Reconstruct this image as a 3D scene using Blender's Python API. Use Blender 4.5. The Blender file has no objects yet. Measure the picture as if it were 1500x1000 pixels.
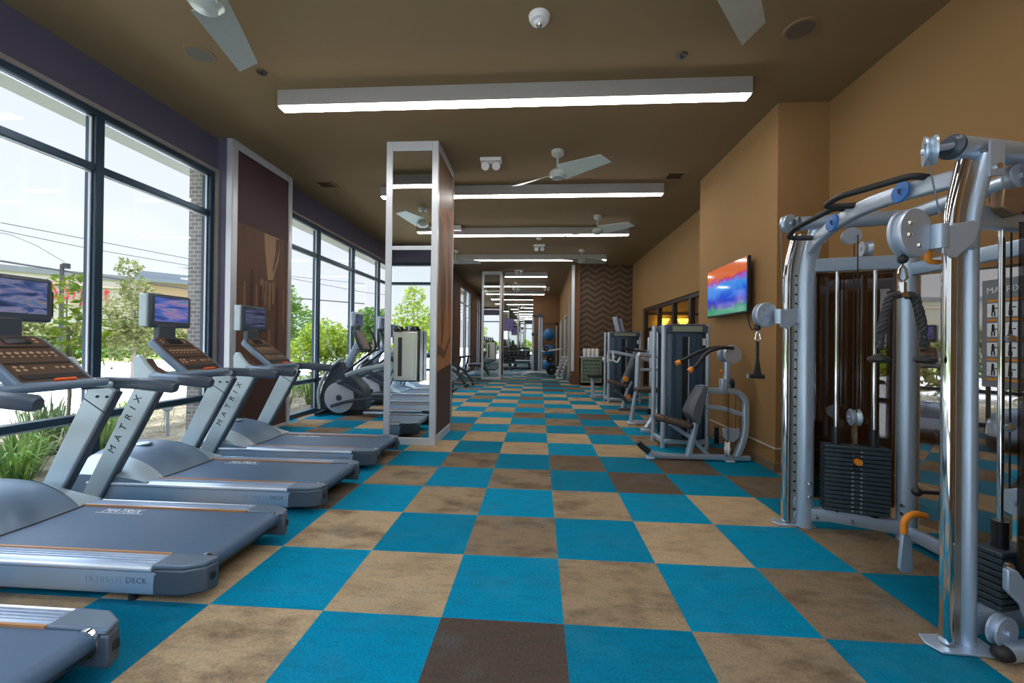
import bpy, bmesh, math, random
from mathutils import Vector, Matrix
random.seed(7)
scene = bpy.context.scene
COL = scene.collection
PI = math.pi

# ------------------------------------------------------------------ mesh helpers
def fillet(pts, r, n=5):
    pts = [Vector(p) for p in pts]
    out = [pts[0]]
    for i in range(1, len(pts) - 1):
        a, b, c = pts[i - 1], pts[i], pts[i + 1]
        u, v = (a - b), (c - b)
        d = min(r, u.length * .48, v.length * .48)
        p, q = b + u.normalized() * d, b + v.normalized() * d
        for k in range(n + 1):
            t = k / n
            out.append((1 - t) ** 2 * p + 2 * t * (1 - t) * b + t * t * q)
    out.append(pts[-1])
    return out

def circle(r, n=12, r2=None):
    r2 = r if r2 is None else r2
    return [(r * math.cos(2 * PI * k / n), r2 * math.sin(2 * PI * k / n)) for k in range(n)]

def rrect(w, h, r, n=3):
    out = []
    for cx, cy, a0 in ((w / 2 - r, h / 2 - r, 0), (-w / 2 + r, h / 2 - r, 90), (-w / 2 + r, -h / 2 + r, 180), (w / 2 - r, -h / 2 + r, 270)):
        for k in range(n + 1):
            a = math.radians(a0 + 90 * k / n)
            out.append((cx + r * math.cos(a), cy + r * math.sin(a)))
    return out

class MB:
    def __init__(s):
        s.bm = bmesh.new(); s.mi = 0
    def add(s, vs, fs):
        V = [s.bm.verts.new(v) for v in vs]
        out = []
        for f in fs:
            try:
                F = s.bm.faces.new([V[i] for i in f]); F.material_index = s.mi; out.append(F)
            except ValueError:
                pass
        return V
    def box(s, c, d, rot=None, ax=None):
        """c centre, d full dimensions; rot Matrix 3x3"""
        hx, hy, hz = d[0] / 2, d[1] / 2, d[2] / 2
        vs = [Vector((x, y, z)) for x in (-hx, hx) for y in (-hy, hy) for z in (-hz, hz)]
        if rot is not None: vs = [rot @ v for v in vs]
        c = Vector(c)
        return s.add([v + c for v in vs], [(0, 1, 3, 2), (4, 6, 7, 5), (0, 4, 5, 1), (2, 3, 7, 6), (0, 2, 6, 4), (1, 5, 7, 3)])
    def bx(s, x0, x1, y0, y1, z0, z1):
        return s.box(((x0 + x1) / 2, (y0 + y1) / 2, (z0 + z1) / 2), (x1 - x0, y1 - y0, z1 - z0))
    def sweep(s, pts, prof, up=(0, 0, 1), closed=False, caps=True, scale=None):
        pts = [Vector(p) for p in pts]
        n = len(pts); m = len(prof)
        tang = []
        for i in range(n):
            if closed: t = pts[(i + 1) % n] - pts[i - 1]
            elif i == 0: t = pts[1] - pts[0]
            elif i == n - 1: t = pts[-1] - pts[-2]
            else: t = (pts[i + 1] - pts[i]).normalized() + (pts[i] - pts[i - 1]).normalized()
            tang.append(t.normalized())
        u = Vector(up)
        if abs(u.normalized().dot(tang[0])) > .98: u = Vector((1, 0, 0)) if abs(tang[0].x) < .9 else Vector((0, 1, 0))
        side = tang[0].cross(u).normalized(); u = side.cross(tang[0]).normalized()
        vs = []; pt = tang[0]
        for i in range(n):
            q = pt.rotation_difference(tang[i]); side = q @ side; u = q @ u; pt = tang[i]
            k = 1 if scale is None else scale[i]
            for a, b in prof: vs.append(pts[i] + side * a * k + u * b * k)
        fs = []
        for i in range(n if closed else n - 1):
            j = (i + 1) % n
            for k in range(m):
                l = (k + 1) % m
                fs.append((i * m + k, i * m + l, j * m + l, j * m + k))
        if caps and not closed:
            fs.append(tuple(reversed(range(m)))); fs.append(tuple(range((n - 1) * m, n * m)))
        return s.add(vs, fs)
    def tube(s, pts, r, seg=10, closed=False, bend=None, up=(0, 0, 1)):
        if bend: pts = fillet(pts, bend)
        return s.sweep(pts, circle(r, seg), up, closed)
    def bar(s, pts, w, h, r=.006, bend=None, up=(0, 0, 1)):
        if bend: pts = fillet(pts, bend)
        return s.sweep(pts, rrect(w, h, min(r, w * .45, h * .45), 2), up)
    def cyl(s, p0, p1, r, r2=None, seg=16):
        return s.sweep([p0, p1], circle(r, seg), scale=[1, (r2 if r2 is not None else r) / r])
    def prism(s, poly, o, u, v, w, depth):
        """polygon (a,b) on axes u,v from o, extruded along w by depth (both sides of o: starts at o)"""
        o, u, v, w = Vector(o), Vector(u), Vector(v), Vector(w)
        n = len(poly)
        vs = [o + u * a + v * b for a, b in poly] + [o + u * a + v * b + w * depth for a, b in poly]
        fs = [tuple(reversed(range(n))), tuple(range(n, 2 * n))] + [(i, (i + 1) % n, n + (i + 1) % n, n + i) for i in range(n)]
        return s.add(vs, fs)
    def lathe(s, prof, o, axis=(0, 0, 1), seg=20):
        """prof: (radius, height) list"""
        a = Vector(axis).normalized()
        u = a.cross(Vector((0, 0, 1)) if abs(a.z) < .9 else Vector((1, 0, 0))).normalized(); v = a.cross(u)
        o = Vector(o); vs = []; fs = []; m = len(prof)
        for k in range(seg):
            c, sn = math.cos(2 * PI * k / seg), math.sin(2 * PI * k / seg)
            for r, h in prof: vs.append(o + u * (r * c) + v * (r * sn) + a * h)
        for k in range(seg):
            l = (k + 1) % seg
            for i in range(m - 1): fs.append((k * m + i, l * m + i, l * m + i + 1, k * m + i + 1))
        if prof[0][0] > 1e-6: fs.append(tuple(k * m for k in reversed(range(seg))))
        if prof[-1][0] > 1e-6: fs.append(tuple(k * m + m - 1 for k in range(seg)))
        V = s.add(vs, fs)
        return V
    def ball(s, c, r, seg=16, rings=10, sc=(1, 1, 1)):
        c = Vector(c); vs = []; fs = []
        for i in range(rings + 1):
            t = PI * i / rings
            for k in range(seg):
                p = 2 * PI * k / seg
                vs.append(c + Vector((r * sc[0] * math.sin(t) * math.cos(p), r * sc[1] * math.sin(t) * math.sin(p), r * sc[2] * math.cos(t))))
        for i in range(rings):
            for k in range(seg):
                l = (k + 1) % seg
                fs.append((i * seg + k, (i + 1) * seg + k, (i + 1) * seg + l, i * seg + l))
        V = s.add(vs, fs)
        bmesh.ops.remove_doubles(s.bm, verts=V, dist=1e-6)
    def grid(s, P):
        """P[i][j] points"""
        n, m = len(P), len(P[0])
        return s.add([p for row in P for p in row], [(i * m + j, (i + 1) * m + j, (i + 1) * m + j + 1, i * m + j + 1) for i in range(n - 1) for j in range(m - 1)])
    def pulley(s, c, axis, r, w):
        s.lathe([(r * .25, -w / 2 - .004), (r, -w / 2 - .004), (r, -w / 2 + .004), (r * .82, 0), (r, w / 2 - .004), (r, w / 2 + .004), (r * .25, w / 2 + .004)], c, axis, 24)
        s.lathe([(.014, -w / 2 - .014), (.014, w / 2 + .014)], c, axis, 8)
    def text(s, txt, size, o, u, v, depth=.002, align='LEFT', shear=0, space=1, sx=1.0):
        cu = bpy.data.curves.new('lettering', 'FONT'); cu.body = txt; cu.size = size; cu.align_x = align
        cu.shear = shear; cu.space_character = space; cu.resolution_u = 2; cu.extrude = depth / 2
        ob = bpy.data.objects.new('lettering', cu); COL.objects.link(ob)
        me = bpy.data.meshes.new_from_object(ob.evaluated_get(bpy.context.evaluated_depsgraph_get()))
        o, u, v = Vector(o), Vector(u).normalized(), Vector(v).normalized(); w = u.cross(v)
        s.add([o + u * p.co.x * sx + v * p.co.y + w * p.co.z for p in me.vertices], [tuple(f.vertices) for f in me.polygons])
        bpy.data.objects.remove(ob); bpy.data.curves.remove(cu); bpy.data.meshes.remove(me)
    def build(s, name, mats, parent=None, bev=None, angle=38, seg=2, normals=True, label=None):
        bm = s.bm
        if normals: bmesh.ops.recalc_face_normals(bm, faces=bm.faces[:])
        lim = math.radians(angle)
        for e in bm.edges:
            e.smooth = len(e.link_faces) == 2 and e.calc_face_angle(0) < lim
        for f in bm.faces: f.smooth = True
        L = Vector((0, 0, 0))
        p = parent
        while p is not None:
            L += p.location; p = p.parent
        if L.length: bmesh.ops.translate(bm, verts=bm.verts[:], vec=-L)
        me = bpy.data.meshes.new(name); bm.to_mesh(me); bm.free()
        for m in (mats if isinstance(mats, (list, tuple)) else [mats]): me.materials.append(m)
        o = bpy.data.objects.new(name, me); COL.objects.link(o)
        if parent is not None: o.parent = parent
        if bev:
            b = o.modifiers.new('soft_edges', 'BEVEL'); b.width = bev; b.segments = seg; b.limit_method = 'ANGLE'; b.angle_limit = math.radians(40); b.harden_normals = False
        if label: o['label'] = label
        return o

def tag(o, label=None, cat=None, group=None, kind=None):
    if label: o['label'] = label
    if cat: o['category'] = cat
    if group: o['group'] = group
    if kind: o['kind'] = kind
    return o
def thing(name, label, cat, loc=(0, 0, 0), group=None):
    o = bpy.data.objects.new(name, None); o.empty_display_size = .1; o.location = loc; COL.objects.link(o)
    return tag(o, label, cat, group)
def struct(o, label=None):
    o['kind'] = 'structure'
    if label: o['label'] = label
    return o
def copy_tree(root, loc, rz=0, label=None, scale=None):
    r = root.copy(); COL.objects.link(r); r.location = loc; r.rotation_euler = (0, 0, rz)
    if scale: r.scale = scale
    if label: r['label'] = label
    def rec(src, dst):
        for ch in [c for c in bpy.data.objects if c.parent == src]:
            d = ch.copy(); COL.objects.link(d); d.parent = dst
            rec(ch, d)
    rec(root, r)
    return r

# ------------------------------------------------------------------ materials
def nm(name):
    m = bpy.data.materials.new(name); m.use_nodes = True
    return m, m.node_tree.nodes, m.node_tree.links, m.node_tree.nodes['Principled BSDF']
def pm(name, col, rough=.5, metal=0, var=.08, scale=30, bump=0, bscale=200, spec=None, coat=0, stretch=None):
    m, N, L, b = nm(name)
    tc = N.new('ShaderNodeTexCoord'); src = tc.outputs['Object']
    if stretch:
        mp = N.new('ShaderNodeMapping'); mp.inputs['Scale'].default_value = stretch; L.new(src, mp.inputs['Vector']); src = mp.outputs['Vector']
    nz = N.new('ShaderNodeTexNoise'); nz.inputs['Scale'].default_value = scale; nz.inputs['Detail'].default_value = 3
    L.new(src, nz.inputs['Vector'])
    mx = N.new('ShaderNodeMix'); mx.data_type = 'RGBA'
    mx.inputs['A'].default_value = (*[c * (1 - var) for c in col], 1); mx.inputs['B'].default_value = (*[min(1, c * (1 + var)) for c in col], 1)
    L.new(nz.outputs['Fac'], mx.inputs['Factor']); L.new(mx.outputs['Result'], b.inputs['Base Color'])
    b.inputs['Roughness'].default_value = rough; b.inputs['Metallic'].default_value = metal
    if spec is not None: b.inputs['Specular IOR Level'].default_value = spec
    if coat: b.inputs['Coat Weight'].default_value = coat; b.inputs['Coat Roughness'].default_value = .08
    if bump:
        n2 = N.new('ShaderNodeTexNoise'); n2.inputs['Scale'].default_value = bscale; n2.inputs['Detail'].default_value = 2
        L.new(tc.outputs['Object'], n2.inputs['Vector'])
        bp = N.new('ShaderNodeBump'); bp.inputs['Strength'].default_value = bump; bp.inputs['Distance'].default_value = .01
        L.new(n2.outputs['Fac'], bp.inputs['Height']); L.new(bp.outputs['Normal'], b.inputs['Normal'])
    return m
def emit(name, col, strength):
    m, N, L, b = nm(name)
    b.inputs['Base Color'].default_value = (*col, 1); b.inputs['Emission Color'].default_value = (*col, 1); b.inputs['Emission Strength'].default_value = strength
    return m
def glassy(name, tint, refl=1.0, rough=.01, ior=1.45):
    """thin pane: transparent tint under a fresnel reflection"""
    m, N, L, b = nm(name)
    N.remove(b); out = N['Material Output']
    tr = N.new('ShaderNodeBsdfTransparent'); tr.inputs['Color'].default_value = (*tint, 1)
    gl = N.new('ShaderNodeBsdfGlossy'); gl.inputs['Roughness'].default_value = rough
    fr = N.new('ShaderNodeFresnel'); ge = N.new('ShaderNodeNewGeometry'); mi = N.new('ShaderNodeMapRange')
    mi.inputs['To Min'].default_value = ior; mi.inputs['To Max'].default_value = 1 / ior      # both faces of the thin pane reflect like its front
    L.new(ge.outputs['Backfacing'], mi.inputs['Value']); L.new(mi.outputs['Result'], fr.inputs['IOR'])
    mu = N.new('ShaderNodeMath'); mu.operation = 'MULTIPLY'; mu.inputs[1].default_value = refl; mu.use_clamp = True
    mx = N.new('ShaderNodeMixShader')
    L.new(fr.outputs[0], mu.inputs[0]); L.new(mu.outputs[0], mx.inputs[0]); L.new(tr.outputs[0], mx.inputs[1]); L.new(gl.outputs[0], mx.inputs[2]); L.new(mx.outputs[0], out.inputs['Surface'])
    return m
def screen_mat(name, ramp, scale, strength, stretch=(1, 1, 1), distort=1.5):
    m, N, L, b = nm(name)
    tc = N.new('ShaderNodeTexCoord'); mp = N.new('ShaderNodeMapping'); mp.inputs['Scale'].default_value = stretch
    nz = N.new('ShaderNodeTexNoise'); nz.inputs['Scale'].default_value = scale; nz.inputs['Detail'].default_value = 3; nz.inputs['Distortion'].default_value = distort
    cr = N.new('ShaderNodeValToRGB'); e = cr.color_ramp.elements
    e[0].position, e[0].color = ramp[0][0], (*ramp[0][1], 1); e[1].position, e[1].color = ramp[-1][0], (*ramp[-1][1], 1)
    for p, c in ramp[1:-1]:
        q = e.new(p); q.color = (*c, 1)
    L.new(tc.outputs['Object'], mp.inputs['Vector']); L.new(mp.outputs['Vector'], nz.inputs['Vector']); L.new(nz.outputs['Fac'], cr.inputs['Fac'])
    L.new(cr.outputs['Color'], b.inputs['Emission Color']); b.inputs['Emission Strength'].default_value = strength
    b.inputs['Base Color'].default_value = (.01, .01, .012, 1); b.inputs['Roughness'].default_value = .12
    return m

MT = {}
MT['ceiling'] = pm('ceiling_paint', (.27, .185, .10), .75, var=.05, scale=2, spec=.12)
MT['wall'] = pm('tan_wall_paint', (.33, .19, .082), .7, var=.05, scale=1.5, bump=.03, spec=.15)
MT['purple'] = pm('dark_plum_paint', (.13, .115, .175), .65, var=.06, scale=2, spec=.25)
MT['brownwall'] = pm('brown_paint', (.21, .105, .05), .65, var=.06, scale=2, spec=.2)
MT['white_metal'] = pm('white_metal_trim', (.68, .70, .74), .35, .35, var=.04, scale=6)
MT['mirror'] = pm('mirror_glass', (.86, .89, .87), .012, 1, var=.0)
MT['frame_dark'] = pm('dark_bronze_aluminium', (.045, .082, .12), .32, .6, var=.06)
MT['frame_tan'] = pm('tan_window_trim', (.32, .29, .27), .5, .1)
MT['glass'] = glassy('window_glass', (.95, .965, .965), .75)
MT['silver'] = pm('silver_powder_coat', (.52, .64, .80), .34, .55, var=.05, scale=12)
MT['silver_lt'] = pm('pale_silver_powder_coat', (.52, .60, .72), .36, .5, var=.05, scale=12)
MT['chrome'] = pm('polished_chrome', (.78, .79, .80), .07, 1, var=.03)
MT['steel'] = pm('brushed_stainless', (.55, .53, .47), .28, .9, var=.10, scale=14, stretch=(1, 1, .05))
MT['black'] = pm('black_rubber', (.018, .018, .02), .55, var=.2)
MT['blackgloss'] = pm('black_plastic', (.02, .021, .025), .25, var=.1)
MT['orange'] = pm('orange_plastic', (.85, .28, .02), .4)
MT['blue'] = pm('blue_plastic', (.02, .16, .52), .4)
MT['white'] = pm('white_plastic', (.75, .75, .74), .4, var=.03)
MT['tread_grey'] = pm('blue_grey_plastic', (.185, .265, .36), .40, .15, var=.06, scale=8)
MT['tread_pale'] = pm('pale_grey_green_shell', (.50, .60, .64), .36, .3, var=.05, scale=8)
MT['tread_dark'] = pm('charcoal_plastic', (.062, .08, .105), .4, var=.08)
MT['rail_alu'] = pm('ribbed_aluminium', (.42, .50, .62), .26, .4, var=.08, scale=5, stretch=(1, 60, 60))
MT['belt'] = pm('running_belt', (.08, .135, .215), .48, var=.12, scale=60, bump=.08, bscale=400)
MT['copper'] = pm('copper_reflection', (.55, .25, .09), .4, .3)
MT['console'] = pm('brown_console_face', (.11, .065, .042), .35, var=.12, scale=8)
MT['padgrey'] = pm('charcoal_vinyl', (.085, .10, .125), .5, var=.15, scale=20, bump=.06)
MT['padbrown'] = pm('brown_vinyl', (.085, .055, .042), .5, var=.15, scale=20, bump=.06)
MT['shroudblue'] = pm('slate_blue_shroud', (.045, .08, .125), .3, .1, var=.12, scale=6)
MT['acrylic'] = glassy('smoked_acrylic', (.36, .31, .27), 3.0)
MT['acrylic_dk'] = glassy('dark_smoked_acrylic', (.40, .42, .46), 1.4)
MT['acrylic_clear'] = glassy('clear_acrylic', (.62, .58, .52), 9)
MT['plate'] = pm('dark_slate_weight_plates', (.05, .075, .095), .45, .2, var=.12)
MT['ink'] = pm('black_ink', (.015, .015, .018), .5)
MT['inkgrey'] = pm('grey_ink', (.13, .16, .20), .5)
MT['inkwhite'] = pm('white_ink', (.8, .82, .85), .5)
MT['red'] = pm('red_sign_letter', (.75, .02, .03), .4)
MT['skirt'] = pm('pale_blue_grey_skirt', (.40, .51, .64), .36, .2, var=.05, scale=8)
MT['lip'] = pm('painted_rail_glint', (.88, .91, .95), .22, .3, var=.03)  # near-white: the rail highlight is put into this colour
MT['faint'] = pm('faint_grey_print', (.27, .36, .46), .45)
MT['captop'] = pm('slate_cap_top', (.12, .165, .22), .38, .1)
MT['number'] = pm('plate_number_grey', (.42, .48, .52), .5)
MT['towel'] = pm('white_towelling', (.80, .78, .76), .9, bump=.2, bscale=300)
MT['lamp'] = emit('light_diffuser', (1.0, .955, .91), 15)
MT['fixture'] = pm('light_housing_grey', (.42, .40, .38), .45, .3)
MT['fan'] = pm('brushed_nickel', (.56, .60, .56), .34, .35, var=.06)
MT['sconce'] = emit('amber_sconce_glow', (1.0, .55, .05), 3.0)
MT['bulb'] = pm('clear_lamp_lens', (.85, .85, .82), .15)
# ------------------------------------------------------------------ camera
T = .6096
CAMH = 2.2531 * T
def make_camera():
    yaw, pitch, roll = -.065, .004, .012
    cy, sy, cp, sp, cr, sr = math.cos(yaw), math.sin(yaw), math.cos(pitch), math.sin(pitch), math.cos(roll), math.sin(roll)
    fwd = Vector((sy * cp, cy * cp, sp)); right = Vector((cy, -sy, 0)); up = right.cross(fwd)
    r = cr * right + sr * up; u = cr * up - sr * right
    cam = bpy.data.cameras.new('camera'); ob = bpy.data.objects.new('camera', cam); COL.objects.link(ob)
    M = Matrix.Identity(4)
    for i in range(3): M[i][0], M[i][1], M[i][2] = r[i], u[i], -fwd[i]
    M.translation = Vector((0, 0, CAMH)); ob.matrix_world = M
    cam.sensor_width = 36; cam.sensor_fit = 'HORIZONTAL'; cam.lens = 598.6 / 1500 * 36; cam.clip_start = .05; cam.clip_end = 400
    scene.camera = ob
make_camera()

# ------------------------------------------------------------------ carpet floor
DARK = {(0, -1): .95, (2, -1): .45, (3, 0): .6, (1, 0): .3, (0, 1): .6, (1, 2): .25, (-1, 2): .35, (4, 1): .5, (0, 3): .55, (2, 3): .85, (-2, 3): .45, (4, 3): .7,
        (-1, 4): .6, (1, 4): .75, (3, 4): .85, (0, 7): .4, (2, 7): .7, (0, 9): .7, (2, 9): .8, (-1, 0): .06, (-2, -1): .12, (2, 1): .05, (3, 2): .1, (-2, 1): .12, (0, 5): .03, (2, 5): .08, (-2, 5): .1, (1, 6): .03, (-1, 6): .1}
def make_floor():
    b = bmesh.new(); lay = b.loops.layers.float_color.new('tile')
    TEAL, TAN, BRN = Vector((.0, .205, .335)), Vector((.45, .325, .19)), Vector((.060, .043, .036))
    rng = random.Random(3)
    for i in range(-8, 6):
        for j in range(-4, 34):
            x0, y0 = (i - .7701) * T, (j + 3.3156) * T; x1 = x0 + T; x0 = max(x0, -4.40)
            if x1 <= x0: continue
            f = b.faces.new([b.verts.new(p) for p in ((x0, y0, 0), (x1, y0, 0), (x1, y0 + T, 0), (x0, y0 + T, 0))])
            q = rng.random(); q2 = rng.random()
            if (i + j) % 2 == 0: c = TEAL * (.78 + .42 * q); mot = .15
            else:
                d = DARK.get((i, j), q ** 2.2 * .9); c = TAN.lerp(BRN, d) * (.92 + .16 * q2); mot = 1.0 if .1 < d < .85 else .45
            for l in f.loops: l[lay] = (*c, mot)
    bmesh.ops.remove_doubles(b, verts=b.verts[:], dist=1e-4)
    me = bpy.data.meshes.new('floor'); b.to_mesh(me); b.free()
    m, N, L, bs = nm('checkered_carpet')
    at = N.new('ShaderNodeAttribute'); at.attribute_name = 'tile'
    tc = N.new('ShaderNodeTexCoord')
    def noise(sc, stretch=(1, 1, 1), det=4, rg=.6):
        mp = N.new('ShaderNodeMapping'); mp.inputs['Scale'].default_value = stretch
        n = N.new('ShaderNodeTexNoise'); n.inputs['Scale'].default_value = sc; n.inputs['Detail'].default_value = det; n.inputs['Roughness'].default_value = rg
        L.new(tc.outputs['Object'], mp.inputs['Vector']); L.new(mp.outputs['Vector'], n.inputs['Vector']); return n.outputs['Fac']
    def ramp(f, a, c):
        r = N.new('ShaderNodeMapRange'); r.inputs['From Min'].default_value = a; r.inputs['From Max'].default_value = c; L.new(f, r.inputs['Value']); return r.outputs['Result']
    def mul(a, c):
        q = N.new('ShaderNodeMath'); q.operation = 'MULTIPLY'; L.new(a, q.inputs[0])
        if hasattr(c, 'links'): L.new(c, q.inputs[1])
        else: q.inputs[1].default_value = c
        return q.outputs[0]
    def mix(f, a, c, blend='MIX'):
        x = N.new('ShaderNodeMix'); x.data_type = 'RGBA'; x.blend_type = blend
        L.new(f, x.inputs['Factor'])
        for s_, v in (('A', a), ('B', c)):
            if isinstance(v, tuple): x.inputs[s_].default_value = v
            else: L.new(v, x.inputs[s_])
        return x.outputs['Result']
    stain = mul(mul(ramp(noise(2.2, (1, 1.8, 1), 5, .65), .47, .68), at.outputs['Alpha']), .75)
    c1 = mix(stain, at.outputs['Color'], (.085, .055, .038, 1))
    streak = ramp(noise(7, (1, 3.2, 1), 4), .5, .75)
    c2 = mix(mul(streak, .28), c1, (.01, .045, .055, 1))
    wear = ramp(noise(3, (1, 1, 1), 3), .52, .78)
    c3 = mix(mul(wear, .10), c2, (.10, .42, .52, 1))
    pile = N.new('ShaderNodeMapRange'); pile.inputs['From Min'].default_value = .25; pile.inputs['From Max'].default_value = .75; pile.inputs['To Min'].default_value = .62; pile.inputs['To Max'].default_value = 1.38
    L.new(noise(75, det=5, rg=.8), pile.inputs['Value'])
    hs = N.new('ShaderNodeHueSaturation'); L.new(c3, hs.inputs['Color']); L.new(pile.outputs['Result'], hs.inputs['Value'])
    L.new(hs.outputs['Color'], bs.inputs['Base Color']); bs.inputs['Roughness'].default_value = .9; bs.inputs['Specular IOR Level'].default_value = .08
    bp = N.new('ShaderNodeBump'); bp.inputs['Strength'].default_value = .35; bp.inputs['Distance'].default_value = .006; L.new(noise(260, det=2), bp.inputs['Height']); L.new(bp.outputs['Normal'], bs.inputs['Normal'])
    me.materials.append(m); o = bpy.data.objects.new('floor', me); COL.objects.link(o); struct(o, 'checkered carpet of teal, tan and brown squares')
make_floor()

# ------------------------------------------------------------------ ceiling, walls
ZC = 4.05
def sbox(name, mat, *a, bev=None):
    m = MB(); m.bx(*a); return struct(m.build(name, mat, bev=bev))
sbox('ceiling', MT['ceiling'], -4.55, 3.4, -.6, 22.6, ZC, 4.3)
sbox('wall_left_soffit', MT['purple'], -4.42, -4.30, -.35, 13.6, 3.62, ZC)
sbox('wall_left_pier', MT['purple'], -4.42, -4.13, 5.17, 6.48, 0, ZC)
sbox('wall_left_end', MT['purple'], -4.42, -4.30, 12.25, 13.6, 0, 3.62)
sbox('wall_left_step', MT['brownwall'], -4.42, -3.3, 13.6, 13.75, 0, ZC)
sbox('wall_left_hall_soffit', MT['brownwall'], -3.42, -3.30, 13.75, 22.3, 3.78, ZC)
sbox('wall_left_hall_pier', MT['brownwall'], -3.42, -3.30, 13.75, 17.0, 0, 3.78)
sbox('wall_left_hall_pier_second', MT['brownwall'], -3.42, -3.28, 19.8, 21.6, 0, 3.78)
sbox('wall_back_soffit', MT['purple'], -4.42, 1.3, -.50, -.35, 3.56, ZC)
sbox('wall_back', MT['wall'], 1.3, 3.3, -.50, -.35, 0, ZC)
sbox('wall_right_front', MT['wall'], 3.14, 3.3, -.35, 4.66, 0, ZC)
sbox('wall_right_pier', MT['wall'], 2.60, 3.3, 4.66, 6.83, 0, ZC)
def right_recess():
    m = MB(); X0, X1 = 3.14, 3.3
    m.bx(X0, X1, 6.83, 8.0, 0, ZC); m.bx(X0, X1, 12.6, 14.0, 0, ZC); m.bx(X0, X1, 8.0, 12.6, 2.45, ZC); m.bx(X0, X1, 8.0, 12.6, 0, .1)
    struct(m.build('wall_right_recess', MT['wall']))
right_recess()
def chevron():
    m, N, L, b = nm('chevron_wall_tile')
    tc = N.new('ShaderNodeTexCoord'); sx = N.new('ShaderNodeSeparateXYZ'); L.new(tc.outputs['Object'], sx.inputs[0])
    def math_(op, a, c=None):
        q = N.new('ShaderNodeMath'); q.operation = op
        for k, v in enumerate((a, c)):
            if v is None: continue
            if isinstance(v, (int, float)): q.inputs[k].default_value = v
            else: L.new(v, q.inputs[k])
        return q.outputs[0]
    pp = math_('PINGPONG', sx.outputs['X'], .27)
    h = math_('ADD', sx.outputs['Z'], math_('MULTIPLY', pp, .62))
    w = math_('FRACT', math_('MULTIPLY', h, 1 / .2))
    s = N.new('ShaderNodeMapRange'); s.interpolation_type = 'SMOOTHSTEP'; s.inputs['From Min'].default_value = .30; s.inputs['From Max'].default_value = .20
    L.new(math_('ABSOLUTE', math_('SUBTRACT', w, .5)), s.inputs['Value'])
    mx = N.new('ShaderNodeMix'); mx.data_type = 'RGBA'; mx.inputs['A'].default_value = (.15, .085, .045, 1); mx.inputs['B'].default_value = (.060, .034, .020, 1)
    L.new(s.outputs['Result'], mx.inputs['Factor']); L.new(mx.outputs['Result'], b.inputs['Base Color']); b.inputs['Roughness'].default_value = .55
    o = MB(); o.bx(1.38, 3.3, 14.0, 14.2, 0, ZC); return struct(o.build('wall_chevron', m), 'dark brown wall with a raised chevron pattern')
chevron()
def pilaster():
    m = MB(); m.bx(1.13, 1.38, 13.9, 14.7, 0, ZC); struct(m.build('wall_pilaster', MT['brownwall']))
    m = MB(); m.bx(1.10, 1.40, 13.87, 14.72, 0, .32); struct(m.build('baseboard_pilaster', pm('red_brown_base', (.12, .05, .03), .5), bev=.008))
    m = MB(); m.bx(1.09, 1.20, 13.84, 13.90, .45, ZC - .02); struct(m.build('trim_pilaster', MT['white_metal'], bev=.006))
pilaster()
def hall_right():
    m = MB(); X0, X1 = 1.13, 1.3
    for y0, y1 in ((14.7, 16.0), (18.3, 20.3), (22.0, 22.4)): m.bx(X0, X1, y0, y1, 0, ZC)
    for y0, y1 in ((16.0, 18.3), (20.3, 22.0)): m.bx(X0, X1, y0, y1, 2.55, ZC)
    struct(m.build('wall_hall_right', MT['wall']))
    dm = pm('dark_door_panel', (.05, .045, .045), .35); k = 1
    for y0, y1 in ((16.0, 18.3), (20.3, 22.0)):
        d = MB(); d.bx(1.2, 1.26, y0 + .06, y1 - .06, 0.01, 2.49); d = struct(d.build('door_%d' % k, dm, bev=.004)); k += 1
        f = MB(); f.bx(1.11, 1.24, y0, y0 + .06, 0, 2.55); f.bx(1.11, 1.24, y1 - .06, y1, 0, 2.55); f.bx(1.11, 1.24, y0, y1, 2.49, 2.55); f.build('door_frame', MT['white_metal'], d)
        h = MB(); h.tube([(1.2, y0 + .22, .95), (1.15, y0 + .22, .95), (1.15, y0 + .22, 1.3), (1.2, y0 + .22, 1.3)], .012, 8, bend=.02); h.build('door_handle', MT['chrome'], d)
    p = MB(); p.bx(1.10, 1.135, 14.95, 15.75, .12, 2.9); struct(p.build('trim_hall_panel', pm('pale_gloss_panel', (.55, .55, .48), .2), bev=.006))
hall_right()
sbox('wall_far', MT['brownwall'], -.33, 1.3, 22.3, 22.5, 0, ZC)
sbox('wall_far_mirror_backing', MT['brownwall'], -3.42, -.33, 22.34, 22.5, 0, ZC)
def far_door():
    d = MB(); d.bx(.2, .9, 22.26, 22.3, 0, 2.4); d = struct(d.build('door_3', MT['brownwall'], bev=.005))
    f = MB(); f.bx(.1, .2, 22.24, 22.3, 0, 2.5); f.bx(.9, 1.0, 22.24, 22.3, 0, 2.5); f.bx(.1, 1.0, 22.24, 22.3, 2.4, 2.5); f.build('door_frame', pm('dark_brown_casing', (.1, .06, .035), .5), d)
far_door()
m = MB(); m.bx(-3.28, -.33, 22.30, 22.335, .05, ZC - .02)
for x in (-2.3, -1.32): m.bx(x - .004, x + .004, 22.296, 22.30, .05, ZC - .02)
struct(m.build('wall_mirror', MT['mirror']), 'mirrored end wall above the dumbbell rack')
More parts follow.
